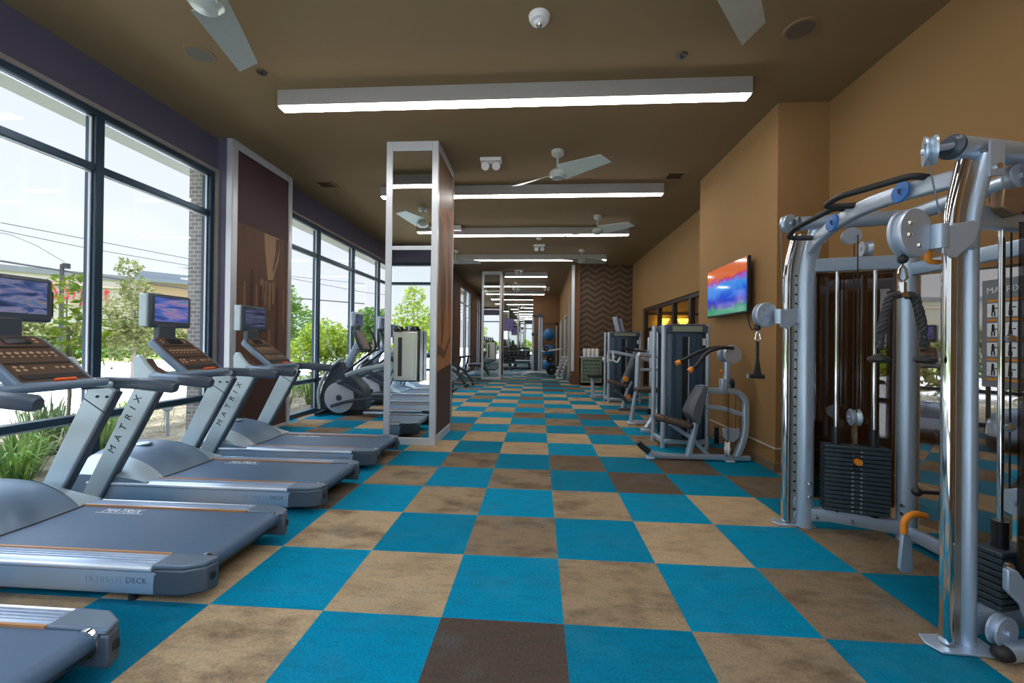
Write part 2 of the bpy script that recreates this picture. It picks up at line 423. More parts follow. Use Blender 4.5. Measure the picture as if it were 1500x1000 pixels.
# white chair-rail line and base of the right-hand walls
m = MB()
m.bx(2.588, 2.60, 4.66, 6.83, .246, .262); m.bx(2.588, 3.14, 4.648, 4.66, .246, .262); m.bx(3.128, 3.14, -.35, 4.65, .246, .262); m.bx(3.128, 3.14, 6.83, 8.0, .246, .262)
struct(m.build('trim_right', pm('cream_trim_line', (.62, .57, .50), .45)))
m = MB()
m.bx(2.585, 2.60, 4.66, 6.83, 0, .1); m.bx(2.585, 3.14, 4.645, 4.66, 0, .1); m.bx(3.125, 3.14, -.35, 4.65, 0, .1); m.bx(3.125, 3.14, 6.83, 8.0, 0, .1); m.bx(3.125, 3.14, 12.6, 14, 0, .1)
struct(m.build('baseboard_right', pm('brown_base', (.24, .15, .085), .5), bev=.003))
m = MB(); m.bx(-4.30, -4.27, -.35, 5.17, 3.585, 3.63); m.bx(-4.30, -4.27, 6.48, 12.3, 3.585, 3.63); m.bx(-4.30, -4.26, 5.13, 5.17, 0, 3.63)
struct(m.build('trim_left', MT['frame_tan'], bev=.004))

def window(n, X, y0, y1, z0, z1, mull, trans, rail):
    m = MB(); d0, d1 = X - .125, X
    m.bx(d0, d1, y0, y1, z1 - .07, z1); m.bx(d0, d1 + .02, y0, y1, z0, z0 + .075)
    m.bx(d0, d1, y0, y0 + .06, z0 + .075, z1 - .07); m.bx(d0, d1, y1 - .06, y1, z0 + .075, z1 - .07)
    for y in mull: m.bx(d0, d1 - .002, y - .038, y + .038, z0 + .075, z1 - .07)
    ys = [y0 + .06] + [q for y in mull for q in (y - .038, y + .038)] + [y1 - .06]
    for a, b in zip(ys[::2], ys[1::2]):
        m.bx(d0 + .01, d1 - .012, a, b, trans - .036, trans + .036)
        if rail: m.bx(d0 + .01, d1 - .012, a, b, rail - .032, rail + .032)
    w = struct(m.build('window_%d' % n, MT['frame_dark'], bev=.006))
    g = MB(); zs = [z0 + .075] + ([rail - .032, rail + .032] if rail else []) + [trans - .036, trans + .036] + [z1 - .07]
    for a, b in zip(ys[::2], ys[1::2]):
        for c, d in zip(zs[::2], zs[1::2]): g.bx(X - .075, X - .067, a - .01, b + .01, c - .01, d + .01)
    g.build('window_pane', MT['glass'], w)
    s = MB()
    for a, b in zip(ys[::2], ys[1::2]):
        for q in (a + .012, b - .012): s.bx(X - .064, X - .042, q - .006, q + .006, z0 + .08, z1 - .08)
        for c, d in zip(zs[::2], zs[1::2]): s.bx(X - .064, X - .042, a + .01, b - .01, d - .02, d - .008)
    s.build('glazing_bead', MT['white_metal'], w)
    return w
window(1, -4.30, -.35, 5.13, 0.0, 3.60, [.72, 2.22, 3.725], 3.03, .615)
wb = window(6, 0, -1.3, 4.28, 0.0, 3.55, [2.94, 1.45, 0], 2.99, .615)
wb.rotation_euler = (0, 0, PI / 2); wb.location = (0, -.35, 0)
window(2, -4.30, 6.48, 12.25, 0.0, 3.60, [7.75, 9.25, 10.78], 3.03, .615)
window(3, -3.30, 17.0, 19.8, 0.03, 3.78, [18.4], 3.1, None)
window(4, -3.30, 21.6, 22.3, 0.03, 3.78, [], 3.1, None)
def inner_window():
    X = 3.17; m = MB()
    m.bx(X, X + .1, 8.0, 12.6, 2.36, 2.45); m.bx(X, X + .1, 8.0, 12.6, .1, .2); m.bx(X, X + .1, 12.5, 12.6, .2, 2.36); m.bx(X, X + .1, 8.0, 8.1, .2, 2.36)
    for y in (11.15, 9.95, 8.85): m.bx(X, X + .1, y - .06, y + .06, .2, 2.36)
    w = struct(m.build('window_5', pm('dark_brown_frame', (.04, .028, .022), .4), bev=.005))
    g = MB(); g.bx(X + .045, X + .052, 8.05, 12.55, .15, 2.4); g.build('window_pane', MT['glass'], w)
    r = MB(); r.bx(3.3, 6.4, 14.9, 15.05, 0, 3.2); r.bx(6.4, 6.5, 6.6, 15.05, 0, 3.2); r.bx(3.3, 6.5, 6.5, 6.6, 0, 3.2)
    struct(r.build('wall_next_room', pm('cream_wall', (.55, .42, .27), .6)))
    sbox('floor_next_room', pm('brown_floor', (.2, .13, .08), .5), 3.3, 6.5, 6.5, 15.05, -.05, 0)
    sbox('ceiling_next_room', pm('cream_ceiling', (.5, .4, .28), .6), 3.3, 6.5, 6.5, 15.05, 3.2, 3.3)
    f = MB(); f.bx(3.6, 5.9, 14.84, 14.9, 1.9, 1.98); f.bx(3.6, 5.9, 14.84, 14.9, 2.44, 2.5)
    for x in (3.6, 4.75, 5.82): f.bx(x, x + .08, 14.84, 14.9, 0, 2.44)
    struct(f.build('trim_next_room', pm('dark_brown_casing_b', (.05, .035, .025), .5)))
    for k, (x, lab) in enumerate(((4.38, 'amber wall lamp glowing beyond the interior glazing, first from the chevron wall'), (5.05, 'amber wall lamp glowing beyond the interior glazing, second from the chevron wall'))):
        t = thing('wall_lamp', lab, 'lamp', (x, 14.7, 2.15), 'amber wall lamps in the next room')
        s = MB(); s.lathe([(.05, -.13), (.2, .12), (.19, .13)], (x, 14.68, 2.16), (0, 0, 1), 20); s.build('lamp_shade', MT['sconce'], t)
        s = MB(); s.bx(x - .05, x + .05, 14.8, 14.84, 2.02, 2.2); s.tube([(x, 14.82, 2.08), (x, 14.7, 2.03), (x, 14.68, 2.08)], .012, 8); s.build('bracket', MT['blackgloss'], t)
inner_window()

# ------------------------------------------------------------------ printed murals and mirror columns
SEP = pm('sepia_print', (.15, .078, .05), .5, spec=.25, var=.3, scale=3, stretch=(1, 2.5, .4))
SEPA = pm('sepia_print_forearm', (.42, .26, .15), .5, spec=.25, var=.25, scale=4, stretch=(1, 2, .6))
SEPL = pm('sepia_print_pale', (.26, .15, .085), .5, spec=.25, var=.25, scale=4, stretch=(1, 2, .6))
SEPD = pm('sepia_print_dark', (.085, .045, .036), .5, spec=.25, var=.2, scale=2)
SEPP = pm('plum_print', (.085, .048, .048), .5, spec=.25, var=.15, scale=1.5)
ORG = pm('copper_print', (.42, .19, .08), .55, spec=.2, var=.3, scale=3, stretch=(1, 2, .3))
def flat(m, X, n, pts, mi):
    m.mi = mi; v = [(X, y, z) for y, z in pts]; m.add(v, [tuple(range(len(v)))])
def pier_panel():
    t = thing('mural_panel', 'tall brown photo mural of a forearm, framed in white metal on the window pier', 'mural', (-4.1, 5.83, 0))
    m = MB(); m.bx(-4.13, -4.10, 5.20, 6.47, .0, 4.04); m.build('backing', SEPD, t)
    m = MB()
    for y0, y1 in ((5.17, 5.26), (6.40, 6.48)): m.bx(-4.135, -4.075, y0, y1, 0, 4.05)
    m.bx(-4.135, -4.075, 5.26, 6.40, 3.95, 4.05); m.bx(-4.135, -4.075, 5.26, 6.40, 0, .05)
    m.bx(-4.16, -4.08, 5.155, 5.18, 0, 4.05)
    m.build('panel_frame', MT['white_metal'], t, bev=.005)
    m = MB(); X = -4.098
    flat(m, X, 1, [(5.26, .05), (6.40, .05), (6.40, 3.95), (5.26, 3.95)], 0)
    flat(m, X + .001, 1, [(5.26, 2.98), (6.40, 2.98), (6.40, 3.95), (5.26, 3.95)], 3)
    flat(m, X + .001, 1, [(5.26, .05), (6.40, .05), (6.40, .95), (5.26, .85)], 2)
    arm = [(5.83, 2.97), (6.17, 2.97), (6.2, 2.8), (6.16, 2.6), (6.08, 2.42), (6.04, 2.3), (5.92, 2.28), (5.9, 2.45), (5.85, 2.7)]
    flat(m, X + .002, 1, arm, 4)
    flat(m, X + .003, 1, [(6.1, 2.95), (6.17, 2.95), (6.19, 2.8), (6.12, 2.6), (6.05, 2.42), (6.03, 2.46), (6.09, 2.7)], 0)
    for k, (y, z, h) in enumerate(((5.8, 2.27, .28), (5.88, 2.25, .36), (5.97, 2.24, .4), (6.06, 2.26, .33))):   # knuckles and fingers
        flat(m, X + .002, 1, [(y - .04, z), (y + .035, z + .01), (y + .045, z - h * .5), (y + .02, z - h), (y - .03, z - h), (y - .05, z - h * .5)], 1)
        flat(m, X + .003, 1, [(y + .036, z), (y + .046, z), (y + .055, z - h * .5), (y + .03, z - h), (y + .02, z - h)], 2)
    for y, z, w, h in ((5.42, 2.2, .03, .7), (5.56, 2.28, .03, .8), (5.66, 2.2, .03, .6), (6.3, 2.2, .02, .8), (5.95, 1.55, .04, .5)):
        flat(m, X + .002, 1, [(y, z), (y + w, z - .02), (y + w * 1.4, z - h * .5), (y + w * .6, z - h), (y - w * .3, z - h * .6)], 1)
    for y, z, w, h in ((5.55, 2.4, .06, 1.3), (5.75, 2.2, .05, .9), (6.12, 2.2, .06, 1.2)):
        flat(m, X + .0025, 1, [(y, z), (y + w, z - .04), (y + w * .8, z - h), (y - w * .4, z - h * .7)], 2)
    m.build('mural_print', [SEP, SEPL, SEPD, SEPP, SEPA], t, normals=False)
pier_panel()

def column(name_label, x0, x1, y0, y1, near):
    t = thing('mirror_column', name_label, 'column', ((x0 + x1) / 2, (y0 + y1) / 2, 0), 'mirrored columns along the middle of the room')
    t['kind'] = 'structure'
    m = MB(); m.bx(x0 + .02, x1 - .02, y0 + .02, y1 - .02, 0, 4.05); m.build('core', SEPD, t)
    w = .085; m = MB()
    for a, b in ((x0, x0 + w), (x1 - w, x1)): m.bx(a, b, y0, y0 + .035, 0, 4.05)
    for a, b in ((x0, x0 + .03), (x1 - .03, x1)):
        m.bx(a, b, y0 + .035, y0 + .06, 0, 4.05); m.bx(a, b, y1 - .05, y1, 0, 4.05)
    m.bx(x0 + w, x1 - w, y0, y0 + .035, 0, .10); m.bx(x0 + w, x1 - w, y0, y0 + .035, 3.93, 4.05); m.bx(x0 + w, x1 - w, y0 + .002, y0 + .03, 2.60, 2.655)
    m.bx(x1 - .02, x1, y0 + .06, y1 - .05, 0, .12); m.bx(x1 - .02, x1, y0 + .06, y1 - .05, 3.95, 4.05)
    for a, b in ((x0, x0 + w), (x1 - w, x1)): m.bx(a, b, y1 - .035, y1, 0, 4.05)
    m.bx(x0 + w, x1 - w, y1 - .035, y1, 0, .10); m.bx(x0 + w, x1 - w, y1 - .035, y1, 3.93, 4.05); m.bx(x0 + w, x1 - w, y1 - .03, y1 - .002, 2.60, 2.655)
    m.build('metal_frame', MT['white_metal'], t, bev=.004)
    m = MB(); m.bx(x0 + w - .01, x1 - w + .01, y0 + .012, y0 + .022, .10, 2.6); m.bx(x0 + w - .01, x1 - w + .01, y0 + .012, y0 + .022, 2.655, 3.93)
    m.build('mirror', MT['mirror'], t)
    m = MB(); m.bx(x0 + w - .01, x1 - w + .01, y1 - .022, y1 - .012, .10, 2.6); m.bx(x0 + w - .01, x1 - w + .01, y1 - .022, y1 - .012, 2.655, 3.93); m.build('mirror', MT['mirror'], t)
    m = MB(); X = x1 - .012; a, b = y0 + .06, y1 - .05
    flat(m, X, 1, [(a, .12), (b, .12), (b, 3.95), (a, 3.95)], 0)
    flat(m, X + .001, 1, [(a, .12), (b, .12), (b, 1.05), (a, .97)], 1)
    flat(m, X + .001, 1, [(a, 3.2), (b, 3.4), (b, 3.95), (a, 3.95)], 3)
    h = b - a
    for pts in ([(.1, 3.1), (.35, 3.0), (.5, 2.2), (.42, 1.5), (.3, 1.3), (.22, 2.0)], [(.55, 3.3), (.8, 3.2), (.9, 2.2), (.8, 1.6), (.7, 2.2)], [(.05, 1.35), (.5, 1.25), (.95, 1.5), (.95, 1.42), (.5, 1.15), (.05, 1.22)]):
        flat(m, X + .002, 1, [(a + u * h, z) for u, z in pts], 2)
    for pts in ([(.4, 2.9), (.52, 2.85), (.6, 2.0), (.5, 1.5)], [(.02, 2.9), (.1, 2.6), (.14, 1.8), (.04, 1.5)]):
        flat(m, X + .002, 1, [(a + u * h, z) for u, z in pts], 3)
    m.build('mural_print', [ORG, SEPD, SEP, SEPL if near else SEP], t, normals=False)
    return t
column('near square column with a tall mirror and sepia mural, at the end of the treadmill row', -2.06, -1.354, 5.34, 6.37, True)
column('far square mirror column standing beyond the elliptical trainers', -2.14, -1.39, 15.2, 16.2, False)

def towel_station(xc, y, z0, lab, sc=1):
    t = thing('wipe_dispenser', lab, 'dispenser', (xc, y, z0), 'stainless dispensers on the mirror columns')
    w, h, d = .345, .66, .16
    m = MB(); m.bx(xc - w / 2, xc + w / 2, y - d, y, z0, z0 + h); m.build('body', MT['blackgloss'], t, bev=.01)
    m = MB(); m.bx(xc - w / 2 + .005, xc + w / 2 - .02, y - d - .022, y - d + .005, z0 + .01, z0 + h - .015); m.build('door', MT['steel'], t, bev=.012)
    m = MB(); m.bx(xc - w / 2 + .04, xc + w / 2 - .055, y - d - .027, y - d - .02, z0 + .045, z0 + h - .05); m.build('door_panel', MT['steel'], t, bev=.006)
    m = MB(); m.bx(xc - w / 2 + .07, xc - w / 2 + .12, y - d - .034, y - d - .025, z0 + .07, z0 + h - .09); m.build('slot', MT['black'], t)
    for k, dx in enumerate((-.16, .06)):
        b = thing('spray_bottle', 'small black bottle on top of the %s steel dispenser, %s' % (lab.split()[0], ('against the left edge', 'near the middle')[k]), 'bottle', (xc + dx, y - .09, z0 + h))
        m = MB(); m.lathe([(.0, 0), (.04, 0), (.04, .03), (.02, .04), (.02, .045), (0, .045)], (xc + dx, y - .09, z0 + h), (0, 0, 1), 14); m.build('bottle_body', MT['blackgloss'], b)
        m = MB(); m.bx(xc + dx - .045, xc + dx + .02, y - .105, y - .075, z0 + h + .044, z0 + h + .06); m.build('nozzle', MT['tread_dark'], b, bev=.005)
towel_station(-1.70, 5.34, .86, 'nearer stainless wipe dispenser hung on the column mirror')
towel_station(-1.75, 15.2, .75, 'farther stainless wipe dispenser hung on the distant column mirror')
# ------------------------------------------------------------------ ceiling fixtures
ORD = ['first', 'second', 'third', 'fourth', 'fifth', 'sixth', 'seventh', 'eighth']
def light_bar(y, x0, x1, lab):
    t = thing('linear_light', lab, 'ceiling light', ((x0 + x1) / 2, y, ZC), 'linear ceiling lights')
    m = MB(); z0 = 3.885; w = .065
    m.bx(x0, x1, y - w, y - w + .012, z0, ZC); m.bx(x0, x1, y + w - .012, y + w, z0, ZC); m.bx(x0, x0 + .012, y - w + .012, y + w - .012, z0, ZC); m.bx(x1 - .012, x1, y - w + .012, y + w - .012, z0, ZC)
    m.bx(x0 + .012, x1 - .012, y - w + .012, y + w - .012, ZC - .05, ZC); m.build('housing', MT['fixture'], t)
    m = MB(); m.bx(x0 + .012, x1 - .012, y - w + .012, y + w - .012, z0 - .014, z0 + .01); m.build('diffuser', MT['lamp'], t)
light_bar(1.5, -2.8, 2.08, 'long linear ceiling light above the camera, seen only mirrored in the near column')
light_bar(4.25, -2.82, 2.09, 'long linear ceiling light nearest the viewer, spanning above the near mirror column')
light_bar(6.95, -2.76, 2.04, 'second linear ceiling light, passing behind the near mirror column')
light_bar(9.5, -2.74, 2.03, 'third linear ceiling light, with a fan blade tip crossing in front of it')
light_bar(12.35, -3.1, 1.99, 'fourth linear ceiling light, above the chevron wall and the far fans')
light_bar(15.4, -1.3, .30, 'short linear ceiling light just beyond the far mirror column')
light_bar(18.1, -2.1, .29, 'linear ceiling light halfway along the far free-weight area')
light_bar(21.0, -2.1, .27, 'last linear ceiling light, closest to the mirrored end wall')

def fan(x, y, rot, lab, r=.72, hub=True):
    t = thing('ceiling_fan', lab, 'ceiling fan', (x, y, ZC), 'two-blade ceiling fans')
    m = MB(); m.lathe([(.03, -.09), (.085, -.05), (.09, 0)], (x, y, ZC), (0, 0, 1), 20); m.build('canopy', MT['fan'], t)
    m = MB(); m.cyl((x, y, ZC - .08), (x, y, 3.80), .016); m.build('downrod', MT['fan'], t)
    m = MB(); m.lathe([(0, -.095), (.08, -.085), (.115, -.045), (.11, .0), (.05, .05), (.02, .06)], (x, y, 3.755), (0, 0, 1), 24); m.build('motor', MT['fan'], t)
    for k in range(2):
        a = rot + k * PI; c, s = math.cos(a), math.sin(a); P = []
        for i in range(9):
            u = i / 8; rr = .06 + (r - .06) * u; row = []
            wd = .128 - .04 * u; tw = -math.radians(30 - 12 * u)
            for sgn, dz in ((-1, .004), (1, .004), (1, -.004), (-1, -.004), (-1, .004)):
                off = sgn * wd; lx = rr + (.05 * u * (1 if sgn > 0 else -.4)); ly = off * math.cos(tw); lz = off * math.sin(tw) + dz
                row.append((x + c * lx - s * ly, y + s * lx + c * ly, 3.745 + lz))
            P.append(row)
        m = MB(); V = m.grid(P); bmesh.ops.remove_doubles(m.bm, verts=m.bm.verts[:], dist=1e-5)
        bmesh.ops.holes_fill(m.bm, edges=[e for e in m.bm.edges if e.is_boundary], sides=8); m.build('blade', MT['fan'], t, angle=60)
fan(.235, 5.7, math.radians(-36), 'two-blade nickel ceiling fan in the middle, between the first two light bars')
fan(1.2, 8.6, math.radians(-35), 'two-blade nickel ceiling fan hung before the third light bar, towards the weight machines')
fan(1.19, 11.7, math.radians(18), 'two-blade nickel ceiling fan by the fourth light bar, nearest the chevron wall')
fan(-2.45, 11.75, math.radians(15), 'two-blade nickel ceiling fan half hidden behind the near mirror column')
fan(-2.34, 2.68, math.radians(106), 'two-blade nickel ceiling fan above the nearest treadmills, cut by the top edge')
fan(1.16, 2.62, math.radians(53), 'two-blade nickel ceiling fan above the cable machine side, cut by the top edge')
fan(-1.04, 17.8, math.radians(80), 'small-looking nickel ceiling fan far down in the free-weight area')

t = thing('smoke_detector', 'round white smoke detector on the brown ceiling, above the first light bar', 'smoke detector', (-.025, 3.34, ZC))
m = MB(); m.lathe([(0, -.075), (.03, -.072), (.045, -.05), (.07, -.045), (.085, -.02), (.088, 0)], (-.025, 3.34, ZC), (0, 0, 1), 28); m.build('housing', MT['white'], t)
m = MB(); m.lathe([(0, -.088), (.02, -.084), (.026, -.07)], (-.025, 3.34, ZC), (0, 0, 1), 14); m.build('sensor', MT['chrome'], t)
for x, y, lab, mat in ((-3.2, 3.62, 'round ceiling speaker near the windows, above the treadmills', 'fixture'), (2.17, 3.58, 'round ceiling speaker above the cable machine, brown as the ceiling', 'ceiling')):
    t = thing('ceiling_speaker', lab, 'speaker', (x, y, ZC), 'round ceiling speakers')
    m = MB(); m.lathe([(.105, -.012), (.125, -.01), (.13, 0)], (x, y, ZC), (0, 0, 1), 32); m.build('rim', MT['ceiling'], t)
    m = MB(); m.lathe([(0, -.011), (.105, -.013)], (x, y, ZC), (0, 0, 1), 32); m.build('grille', pm('speaker_mesh_' + mat, (.17, .15, .12) if mat == 'fixture' else (.12, .085, .055), .7, bump=.5, bscale=600), t)
for x, y, lab in ((-2.79, 3.9, 'small dark sprinkler head beside the near left fan blade'), (1.29, 3.86, 'small dark sprinkler head above the first light bar, under the near right fan')):
    t = thing('sprinkler', lab, 'sprinkler', (x, y, ZC), 'ceiling sprinklers')
    m = MB(); m.lathe([(0, -.012), (.045, -.010), (.05, 0)], (x, y, ZC), (0, 0, 1), 18); m.build('escutcheon', pm('dark_bronze', (.05, .035, .025), .4), t)
    m = MB(); m.lathe([(0, -.03), (.012, -.028), (.015, -.012)], (x, y, ZC), (0, 0, 1), 10); m.build('head', MT['frame_dark'], t)
for x, y, lab in ((-3.65, 6.75, 'square ceiling air vent beside the second window'), (2.12, 6.6, 'square ceiling air vent beside the end of the second light bar')):
    t = thing('ceiling_vent', lab, 'air vent', (x, y, ZC), 'ceiling air vents')
    m = MB(); h = .15
    m.bx(x - h, x + h, y - h, y - h + .03, ZC - .012, ZC); m.bx(x - h, x + h, y + h - .03, y + h, ZC - .012, ZC); m.bx(x - h, x - h + .03, y - h + .03, y + h - .03, ZC - .012, ZC); m.bx(x + h - .03, x + h, y - h + .03, y + h - .03, ZC - .012, ZC)
    m.build('vent_frame', MT['ceiling'], t)
    m = MB(); m.bx(x - h + .03, x + h - .03, y - h + .03, y + h - .03, ZC - .002, ZC); m.build('backing', MT['black'], t)
    m = MB()
    for k in range(5): m.box((x, y - .1 + k * .05, ZC - .006), (.24, .022, .003), Matrix.Rotation(.5, 3, 'X'))
    m.build('slats', MT['ceiling'], t)
def twin_light(x, y, lab):
    t = thing('emergency_light', lab, 'emergency light', (x, y, ZC), 'twin-head emergency lights')
    m = MB(); m.bx(x - .155, x + .155, y - .07, y + .07, ZC - .05, ZC); m.build('housing', MT['white'], t, bev=.008)
    for s in (-1, 1):
        m = MB(); c = Vector((x + s * .075, y - .03, ZC - .115)); d = Vector((s * .15, -.8, -.5)).normalized()
        m.cyl((x + s * .075, y - .02, ZC - .05), (x + s * .075, y - .02, ZC - .09), .012); m.lathe([(.02, -.05), (.05, -.02), (.06, .03), (.055, .035)], c, d, 18); h = m.build('lamp_head', MT['white'], t)
        m = MB(); m.lathe([(0, .03), (.05, .032)], c, d, 16); m.build('lens', MT['bulb'], h)
twin_light(-.72, 5.9, 'white twin-head emergency light near the middle fan, closest to the viewer')
twin_light(-.01, 11.1, 'white twin-head emergency light between the third and fourth light bars')
twin_light(-.75, 14.9, 'white twin-head emergency light just past the fourth light bar')
twin_light(.35, 19.5, 'white twin-head emergency light farthest away, over the free weights')
tag(MB_ := (lambda m: (m.bx(-1.98, -1.80, 9.2, 9.32, ZC - .11, ZC), m.build('junction_box', MT['white'], bev=.008))[1])(MB()), 'small white box on the ceiling beside the near column, before the third light', 'junction box')
for x, y, lab in ((-.02, 10.4, 'flat white ceiling disc above the third light bar'),):
    t = thing('ceiling_sensor', lab, 'sensor', (x, y, ZC)); m = MB(); m.lathe([(0, -.045), (.05, -.04), (.08, 0)], (x, y, ZC), (0, 0, 1), 20); m.build('housing', MT['white'], t)

# ------------------------------------------------------------------ outside
def ramp_mat(name, c0, c1, scale, rough=.85, bump=0):
    m, N, L, b = nm(name); tc = N.new('ShaderNodeTexCoord'); nz = N.new('ShaderNodeTexNoise'); nz.inputs['Scale'].default_value = scale; nz.inputs['Detail'].default_value = 5
    cr = N.new('ShaderNodeValToRGB'); cr.color_ramp.elements[0].position = .35; cr.color_ramp.elements[1].position = .65
    cr.color_ramp.elements[0].color = (*c0, 1); cr.color_ramp.elements[1].color = (*c1, 1)
    L.new(tc.outputs['Object'], nz.inputs['Vector']); L.new(nz.outputs['Fac'], cr.inputs['Fac']); L.new(cr.outputs['Color'], b.inputs['Base Color']); b.inputs['Roughness'].default_value = rough
    return m
def leafm(name, c0, c1, sc=6):
    m = ramp_mat(name, c0, c1, sc, .6); b = m.node_tree.nodes['Principled BSDF']; b.inputs['Specular IOR Level'].default_value = .3
    N, L = m.node_tree.nodes, m.node_tree.links; tl = N.new('ShaderNodeBsdfTranslucent'); mx = N.new('ShaderNodeMixShader'); mx.inputs[0].default_value = .35
    L.new(N['Color Ramp'].outputs['Color'], tl.inputs['Color']); L.new(b.outputs[0], mx.inputs[1]); L.new(tl.outputs[0], mx.inputs[2]); L.new(mx.outputs[0], N['Material Output'].inputs['Surface']); return m
LF1 = leafm('bright_yellow_green_leaves', (.10, .19, .012), (.33, .40, .025)); LF2 = leafm('mid_green_leaves', (.03, .10, .012), (.15, .26, .035)); LF3 = leafm('olive_leaves', (.07, .10, .025), (.27, .27, .09)); LF4 = leafm('dark_green_leaves', (.02, .07, .02), (.10, .2, .04))
BARK = pm('grey_bark', (.30, .25, .20), .9, var=.2); STRAW = leafm('dry_straw', (.30, .24, .14), (.52, .46, .31), 12); GRS = leafm('green_blades', (.09, .22, .02), (.3, .42, .07), 9); GRD = leafm('dark_blades', (.04, .09, .03), (.2, .25, .1), 9)
def leaves(m, c, R, n, size, rng, shell=.55):
    for _ in range(n):
        while True:
            d = Vector((rng.uniform(-1, 1), rng.uniform(-1, 1), rng.uniform(-1, 1)))
            if .1 < d.length < 1: break
        d = d.normalized() * (shell + (1 - shell) * rng.random()); p = Vector(c) + Vector((d.x * R[0], d.y * R[1], d.z * R[2]))
        s = size * rng.uniform(.6, 1.3); a = Vector((rng.gauss(0, 1), rng.gauss(0, 1), rng.gauss(0, .6))).normalized(); b = a.orthogonal().normalized(); b = Matrix.Rotation(rng.random() * 6, 3, a) @ b
        m.add([p - a * s, p + b * s * .45, p + a * s, p - b * s * .45], [(0, 1, 2, 3)])
def tree(name, lab, base, h, blobs, mat, n, size, trunk=.06, seed=1, group=None, cat='tree'):
    rng = random.Random(seed); t = thing(name, lab, cat, base, group); B = Vector(base); m = MB()
    m.tube([B, B + Vector((.03, .02, h * .5)), B + Vector((-.02, .03, h))], trunk, 8)
    for bx, by, bz, *_ in blobs: m.tube([B + Vector((0, 0, h * .6)), B + Vector((bx * .6, by * .6, (h * .6 + bz) / 2 + .1)), B + Vector((bx, by, bz))], trunk * .4, 5)
    m.build('trunk', BARK, t); m = MB()
    tot = sum(b[3] ** 2 for b in blobs)
    for bx, by, bz, r in blobs: leaves(m, B + Vector((bx, by, bz)), (r, r, r * .85), int(n * r * r / tot), size, rng)
    m.build('foliage', mat, t, normals=False); return t
sbox('ground_outside', pm('pale_pavement', (.72, .71, .70), .9, var=.08, scale=.3), -120, -4.45, -60, 120, -.4, -.15)
sbox('ground_bed', ramp_mat('mulch_and_straw', (.15, .11, .065), (.34, .29, .2), 3), -8.6, -4.42, -8, 26, -.15, -.09)
sbox('ground_rear', pm('pale_pavement_rear', (.5, .5, .49), .9, var=.08, scale=.3), -4.45, 30, -60, -.55, -.4, -.15)
sbox('kerb', pm('concrete_kerb', (.62, .60, .57), .9), -8.75, -8.6, -8, 26, -.15, -.04)
sbox('ground_verge', ramp_mat('verge_lawn', (.2, .3, .06), (.5, .55, .2), 2), -62, -27, -40, 100, -.16, -.10)
# canopy overhang and brick pier outside
sbox('canopy', pm('pale_green_soffit', (.46, .49, .43), .7), -5.3, -4.42, -.6, 13.6, 3.83, 4.3)
def brick():
    m, N, L, b = nm('grey_brick'); tc = N.new('ShaderNodeTexCoord'); mp = N.new('ShaderNodeMapping'); mp.inputs['Rotation'].default_value = (PI / 2, 0, 0)
    br = N.new('ShaderNodeTexBrick'); br.inputs['Scale'].default_value = 4.5; br.inputs['Color1'].default_value = (.2, .18, .17, 1); br.inputs['Color2'].default_value = (.32, .28, .26, 1); br.inputs['Mortar'].default_value = (.55, .53, .5, 1); br.inputs['Mortar Size'].default_value = .025
    L.new(tc.outputs['Object'], mp.inputs['Vector']); L.new(mp.outputs['Vector'], br.inputs['Vector']); L.new(br.outputs['Color'], b.inputs['Base Color']); b.inputs['Roughness'].default_value = .85
    return m
sbox('pillar_brick', brick(), -4.86, -4.43, 5.36, 6.25, -.15, 3.83)
rng = random.Random(11)
def blades(m, c, n, h, spread, rng, w=.012):
    for _ in range(n):
        a = rng.random() * 2 * PI; r = rng.random() * spread * .3; p = Vector(c) + Vector((math.cos(a) * r, math.sin(a) * r, 0)); hh = h * rng.uniform(.5, 1.15); o = Vector((math.cos(a), math.sin(a), 0)) * spread * rng.uniform(.2, 1)
        s = Vector((-math.sin(a), math.cos(a), 0)) * w; q = p + o * .4 + Vector((0, 0, hh * .75)); e = p + o + Vector((0, 0, hh * rng.uniform(.55, 1)))
        m.add([p - s, p + s, q + s * .8, q - s * .8, e], [(0, 1, 2, 3), (3, 2, 4)])
straw = MB()
for _ in range(5200):
    p = Vector((rng.uniform(-8.4, -4.95), rng.uniform(.4, 13.2), rng.uniform(-.08, .2))); a = rng.random() * 2 * PI; l = rng.uniform(.1, .42)
    if p.x > -5.35 and 4.9 < p.y < 6.7: continue
    d = Vector((math.cos(a), math.sin(a), rng.gauss(.15, .3))) * l; s = Vector((-math.sin(a), math.cos(a), .2)) * .006
    straw.add([p - s, p + s, p + d + s, p + d - s], [(0, 1, 2, 3)])
tag(straw.build('dry_grass', STRAW, normals=False), 'pale dry grass stalks covering the planting bed outside the windows', 'dry grass', kind='stuff')
tuft_spots = [(-5.4, 3.25, .62, 'green'), (-5.1, 4.35, .7, 'green'), (-6.3, 4.0, .6, 'dark'), (-6.1, 4.75, .75, 'dark'), (-5.6, 5.0, .55, 'green'), (-6.7, 6.3, .55, 'green'), (-5.3, 8.2, .75, 'green'), (-5.2, 9.1, .8, 'green'), (-5.6, 7.3, .5, 'green'), (-6.2, 10.2, .7, 'green'), (-6.9, 5.2, .6, 'dark'), (-5.05, 3.62, .5, 'green'), (-5.5, 4.05, .6, 'green'), (-5.3, 6.95, .6, 'green')]
place = ['close to the glass below the first console', 'beside the window mullion behind the second treadmill', 'with dark blades standing above the sill rail', 'with tall dark arching blades past the sill rail', 'low in the bed before the brick pier', 'beside the garden spotlight', 'low behind the elliptical window bay', 'bright, under the rail of the second window', 'small, by the edge of the mural pier', 'deep in the bed of the second window', 'dark, beyond the spotlight', 'short and bright, low against the glass beside the mullion', 'bright, rising behind the leafy sapling trunk', 'bright, by the corner of the second window and the mural pier']
